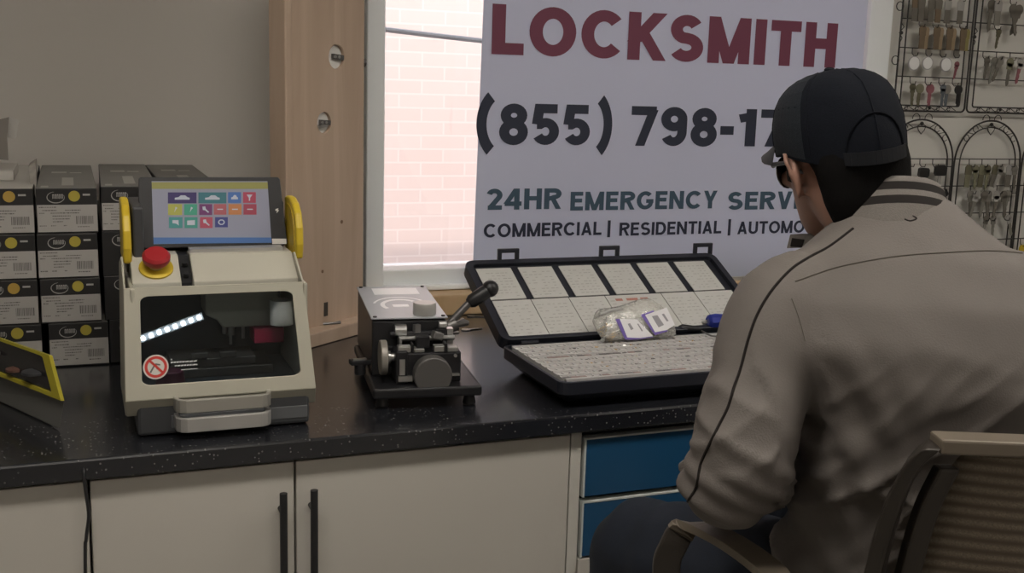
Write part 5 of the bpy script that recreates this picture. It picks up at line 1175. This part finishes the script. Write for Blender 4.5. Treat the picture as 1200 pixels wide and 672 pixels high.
# ---- trousers and shoes
b = MB()
b.rings([tors(.665, .03, .165, .115), tors(.68, .03, .18, .125), tors(.74, .02, .17, .12), tors(.80, .02, .155, .115)])
for Hj, K, A_ in ((HJL, KL, AL), (HJR, KR, AR)):
    b.tube(smoothpath([Hj, (Hj+K)/2+zv*.01, K+(K-Hj).normalized()*-.05, K+Vector((0, .01, -.005)), K+Vector((0, -.0, -.09)), (K+A_)/2, A_], 4), [.10]*4+[.092]*4+[.085]*4+[.082]*4+[.072]*4+[.064]*4+[.056], 20)
tr = b.build('trousers', denim, man, world=True); remesh(tr, .009, 6)
for v in tr.data.vertices:
    p = v.co; v.co += v.normal*(.005*noise.noise(Vector((p.x*9, p.y*9, p.z*22))))
for A_ in (AL, AR):
    b = MB(); d = Vector((0, 1, 0)); o_ = A_+Vector((0, -.02, -.075))
    b.rings([ell(o_+Vector((0, -.03, -.03)), (1, 0, 0), (0, 1, 0), .035, .045, 20), ell(o_+Vector((0, -.0, .0)), (1, 0, 0), (0, 1, 0), .036, .05, 20), ell(o_+Vector((0, -.01, .06)), (1, 0, 0), (0, 1, 0), .036, .045, 20)])
    b.rings([ell(o_+Vector((0, .07, -.035)), (1, 0, 0), (0, 1, 0), .045, .135, 24), ell(o_+Vector((0, .07, -.015)), (1, 0, 0), (0, 1, 0), .045, .135, 24), ell(o_+Vector((0, .06, .01)), (1, 0, 0), (0, 1, 0), .036, .11, 24), ell(o_+Vector((0, .03, .03)), (1, 0, 0), (0, 1, 0), .028, .07, 24)])
    sh = b.build('shoe', mat('shoe_black', (.02, .02, .022), .5), man, world=True); remesh(sh, .006, 3)

# ---------------------------------------------------------------- chair
bronze = mat('chair_bronze', (.045, .038, .032), .45, metal=.3, var=.15); tan_ = mat('chair_tan_metal', (.18, .15, .115), .45, metal=.2, var=.1)
def sling():
    m = bpy.data.materials.new('sling_fabric'); m.use_nodes = True; nt = m.node_tree; N = nt.nodes; L = nt.links; b = N['Principled BSDF']
    tc = N.new('ShaderNodeTexCoord'); wv = N.new('ShaderNodeTexWave'); wv.bands_direction = 'Z'; wv.inputs['Scale'].default_value = 22; wv.inputs['Distortion'].default_value = .6; wv.inputs['Detail'].default_value = 2; L.new(tc.outputs['Object'], wv.inputs[0])
    nz = N.new('ShaderNodeTexNoise'); nz.inputs['Scale'].default_value = 420; L.new(tc.outputs['Object'], nz.inputs[0])
    ml = N.new('ShaderNodeMath'); ml.operation = 'MULTIPLY'; L.new(wv.outputs['Fac'], ml.inputs[0]); L.new(nz.outputs['Fac'], ml.inputs[1])
    mx = N.new('ShaderNodeMix'); mx.data_type = 'RGBA'; mx.inputs[6].default_value = (.085, .066, .046, 1); mx.inputs[7].default_value = (.27, .22, .165, 1); L.new(ml.outputs[0], mx.inputs[0]); L.new(mx.outputs[2], b.inputs['Base Color']); b.inputs['Roughness'].default_value = .8
    bp = N.new('ShaderNodeBump'); bp.inputs['Strength'].default_value = .5; bp.inputs['Distance'].default_value = .002; L.new(ml.outputs[0], bp.inputs['Height']); L.new(bp.outputs[0], b.inputs['Normal']); MATS['sling'] = m; return m
slm = sling()
TL = atW(1096, 520, 1.285); TRR = TL+Vector((math.cos(R(21)), -math.sin(R(21)), 0))*.50
ch = thing('bar_chair', 'tall bronze metal chair with a woven brown back behind the seated man', 'chair', (SC.x-.03, SC.y-.02, 0))
cr = Vector((math.cos(R(21)), -math.sin(R(21)), 0)); cf = Vector((math.sin(R(21)), math.cos(R(21)), 0))
def post(side):
    T_ = TL if side < 0 else TRR; o_ = cr*side
    return [T_, T_+o_*.018+cf*.012+zv*-.03, T_+o_*.034+cf*.022+zv*-.09, T_+o_*.044+cf*.034+zv*-.18, T_+o_*.050+cf*.044+zv*-.28, T_+o_*.050+cf*.055+zv*-.405]
def slab(path, wv_, tv_, w_, th_):
    rings = []; P = smoothpath(path, 5)
    for p in P: rings.append([p-wv_*w_/2-tv_*th_/2, p+wv_*w_/2-tv_*th_/2, p+wv_*w_/2+tv_*th_/2, p-wv_*w_/2+tv_*th_/2])
    return rings
for s in (-1, 1):
    b = MB(); b.rings(slab(post(s), (cf*1.0+cr*(-s)*.55).normalized(), cr, .055, .022)); b.build('back_post', bronze, ch, world=True, bevel=.004)
    b = MB(); b.rings(slab([p-cr*s*.038-cf*.004 for p in post(s)[1:]], cf, cr, .022, .026)); b.build('sling_rail', bronze, ch, world=True, bevel=.004)
b = MB(); b.rings([[p+zv*-.008-cf*.018, p+zv*.010-cf*.018, p+zv*.010+cf*.02, p+zv*-.008+cf*.02] for p in (TL, TL+(TRR-TL)*.25+cf*-.006, TL+(TRR-TL)*.5+cf*-.008, TL+(TRR-TL)*.75+cf*-.006, TRR)]); b.build('top_rail', tan_, ch, world=True, bevel=.003)
pl, pr_ = [p+cr*.045 for p in post(-1)], [p-cr*.045 for p in post(1)]; pl = smoothpath(pl, 4); pr_ = smoothpath(pr_, 4); pl[0] = TL+cr*.03-zv*.012; pr_[0] = TRR-cr*.03-zv*.012
b = MB(); vs = []; nn_ = 12
for a_, c_ in zip(pl, pr_):
    for k in range(nn_+1): u_ = k/nn_; vs.append(a_+(c_-a_)*u_-cf*.040*(4*u_*(1-u_)))
fs = [(i*(nn_+1)+k, i*(nn_+1)+k+1, (i+1)*(nn_+1)+k+1, (i+1)*(nn_+1)+k) for i in range(len(pl)-1) for k in range(nn_)]
o = b.add(vs, fs).build('back_sling', slm, ch, world=True, smooth=True); q = o.modifiers.new('s', 'SOLIDIFY'); q.thickness = .003
bl_, brr = post(-1)[-1], post(1)[-1]; zs = .655
f0, f1 = Vector((bl_.x, bl_.y, zs))+cf*.0, Vector((brr.x, brr.y, zs)); g0, g1 = f0+cf*.42, f1+cf*.42
for nm, p_, q_ in (('seat_rail', f0, g0), ('seat_rail', f1, g1), ('seat_rail', f0, f1), ('seat_rail', g0, g1)):
    MB().tube([p_-zv*.012, q_-zv*.012], .012, 10).build(nm, bronze, ch, world=True, smooth=True)
b = MB(); b.prism([f0+cr*.015, f1-cr*.015, g1-cr*.015, g0+cr*.015], zv*-.005); b.build('seat_sling', slm, ch, world=True)
for p_, s, fb in ((f0, -1, -1), (f1, 1, -1), (g0, -1, 1), (g1, 1, 1)):
    MB().tube([p_+(zv*.03 if fb < 0 else zv*-.005), p_+cf*fb*.03+cr*s*.02-zv*(zs-.012)], [.013, .012], 12).build('leg', bronze, ch, world=True, smooth=True)
rg = [p_+cf*fb*.018+cr*s*.012-zv*(zs-.235) for p_, s, fb in ((f0, -1, -1), (f1, 1, -1), (g1, 1, 1), (g0, -1, 1))]
b = MB()
for i in range(4): b.tube([rg[i], rg[(i+1) % 4]], .009, 10)
b.build('foot_ring', bronze, ch, world=True, smooth=True)
# arms: flat bar from the back post forward, curving down to the seat front
A0 = atZ(915, 690, .893); A1 = atZ(905, 672, .893); A2 = atZ(850, 632, .893); A3 = atZ(808, 617, .885); A4 = atW(789, 640, 1.60); A5 = atW(781, 672, 1.61)
Ab = bl_.copy(); Ab.z = .885
path = [Vector((post(-1)[2].x, post(-1)[2].y, .90)), A0+(A0-A1)*1.2, A1, A2, A3, A4, A5, Vector((A5.x+.02, A5.y-.01, .70)), g0+Vector((0, 0, 0))]
def armbar(path):
    P = smoothpath(path, 6); rings = []
    for i, p in enumerate(P):
        t_ = (P[min(i+1, len(P)-1)]-P[max(i-1, 0)]).normalized(); w_ = cr-t_*cr.dot(t_); w_.normalize(); n_ = t_.cross(w_).normalized()
        rings.append([p-w_*.020-n_*.006, p+w_*.020-n_*.006, p+w_*.020+n_*.006, p-w_*.020+n_*.006])
    return rings
PA = armbar(path); cut = 6*4+4
b = MB(); b.rings(PA[:cut]); b.build('armrest', tan_, ch, world=True, bevel=.003)
b = MB(); b.rings(PA[cut-1:]); b.build('arm_support', bronze, ch, world=True, bevel=.003)
mir = [p+cr*2*((SC-p).dot(cr)) + cr*.06 for p in path]; PA = armbar(mir)
b = MB(); b.rings(PA[:cut]); b.build('armrest', tan_, ch, world=True, bevel=.003)
b = MB(); b.rings(PA[cut-1:]); b.build('arm_support', bronze, ch, world=True, bevel=.003)
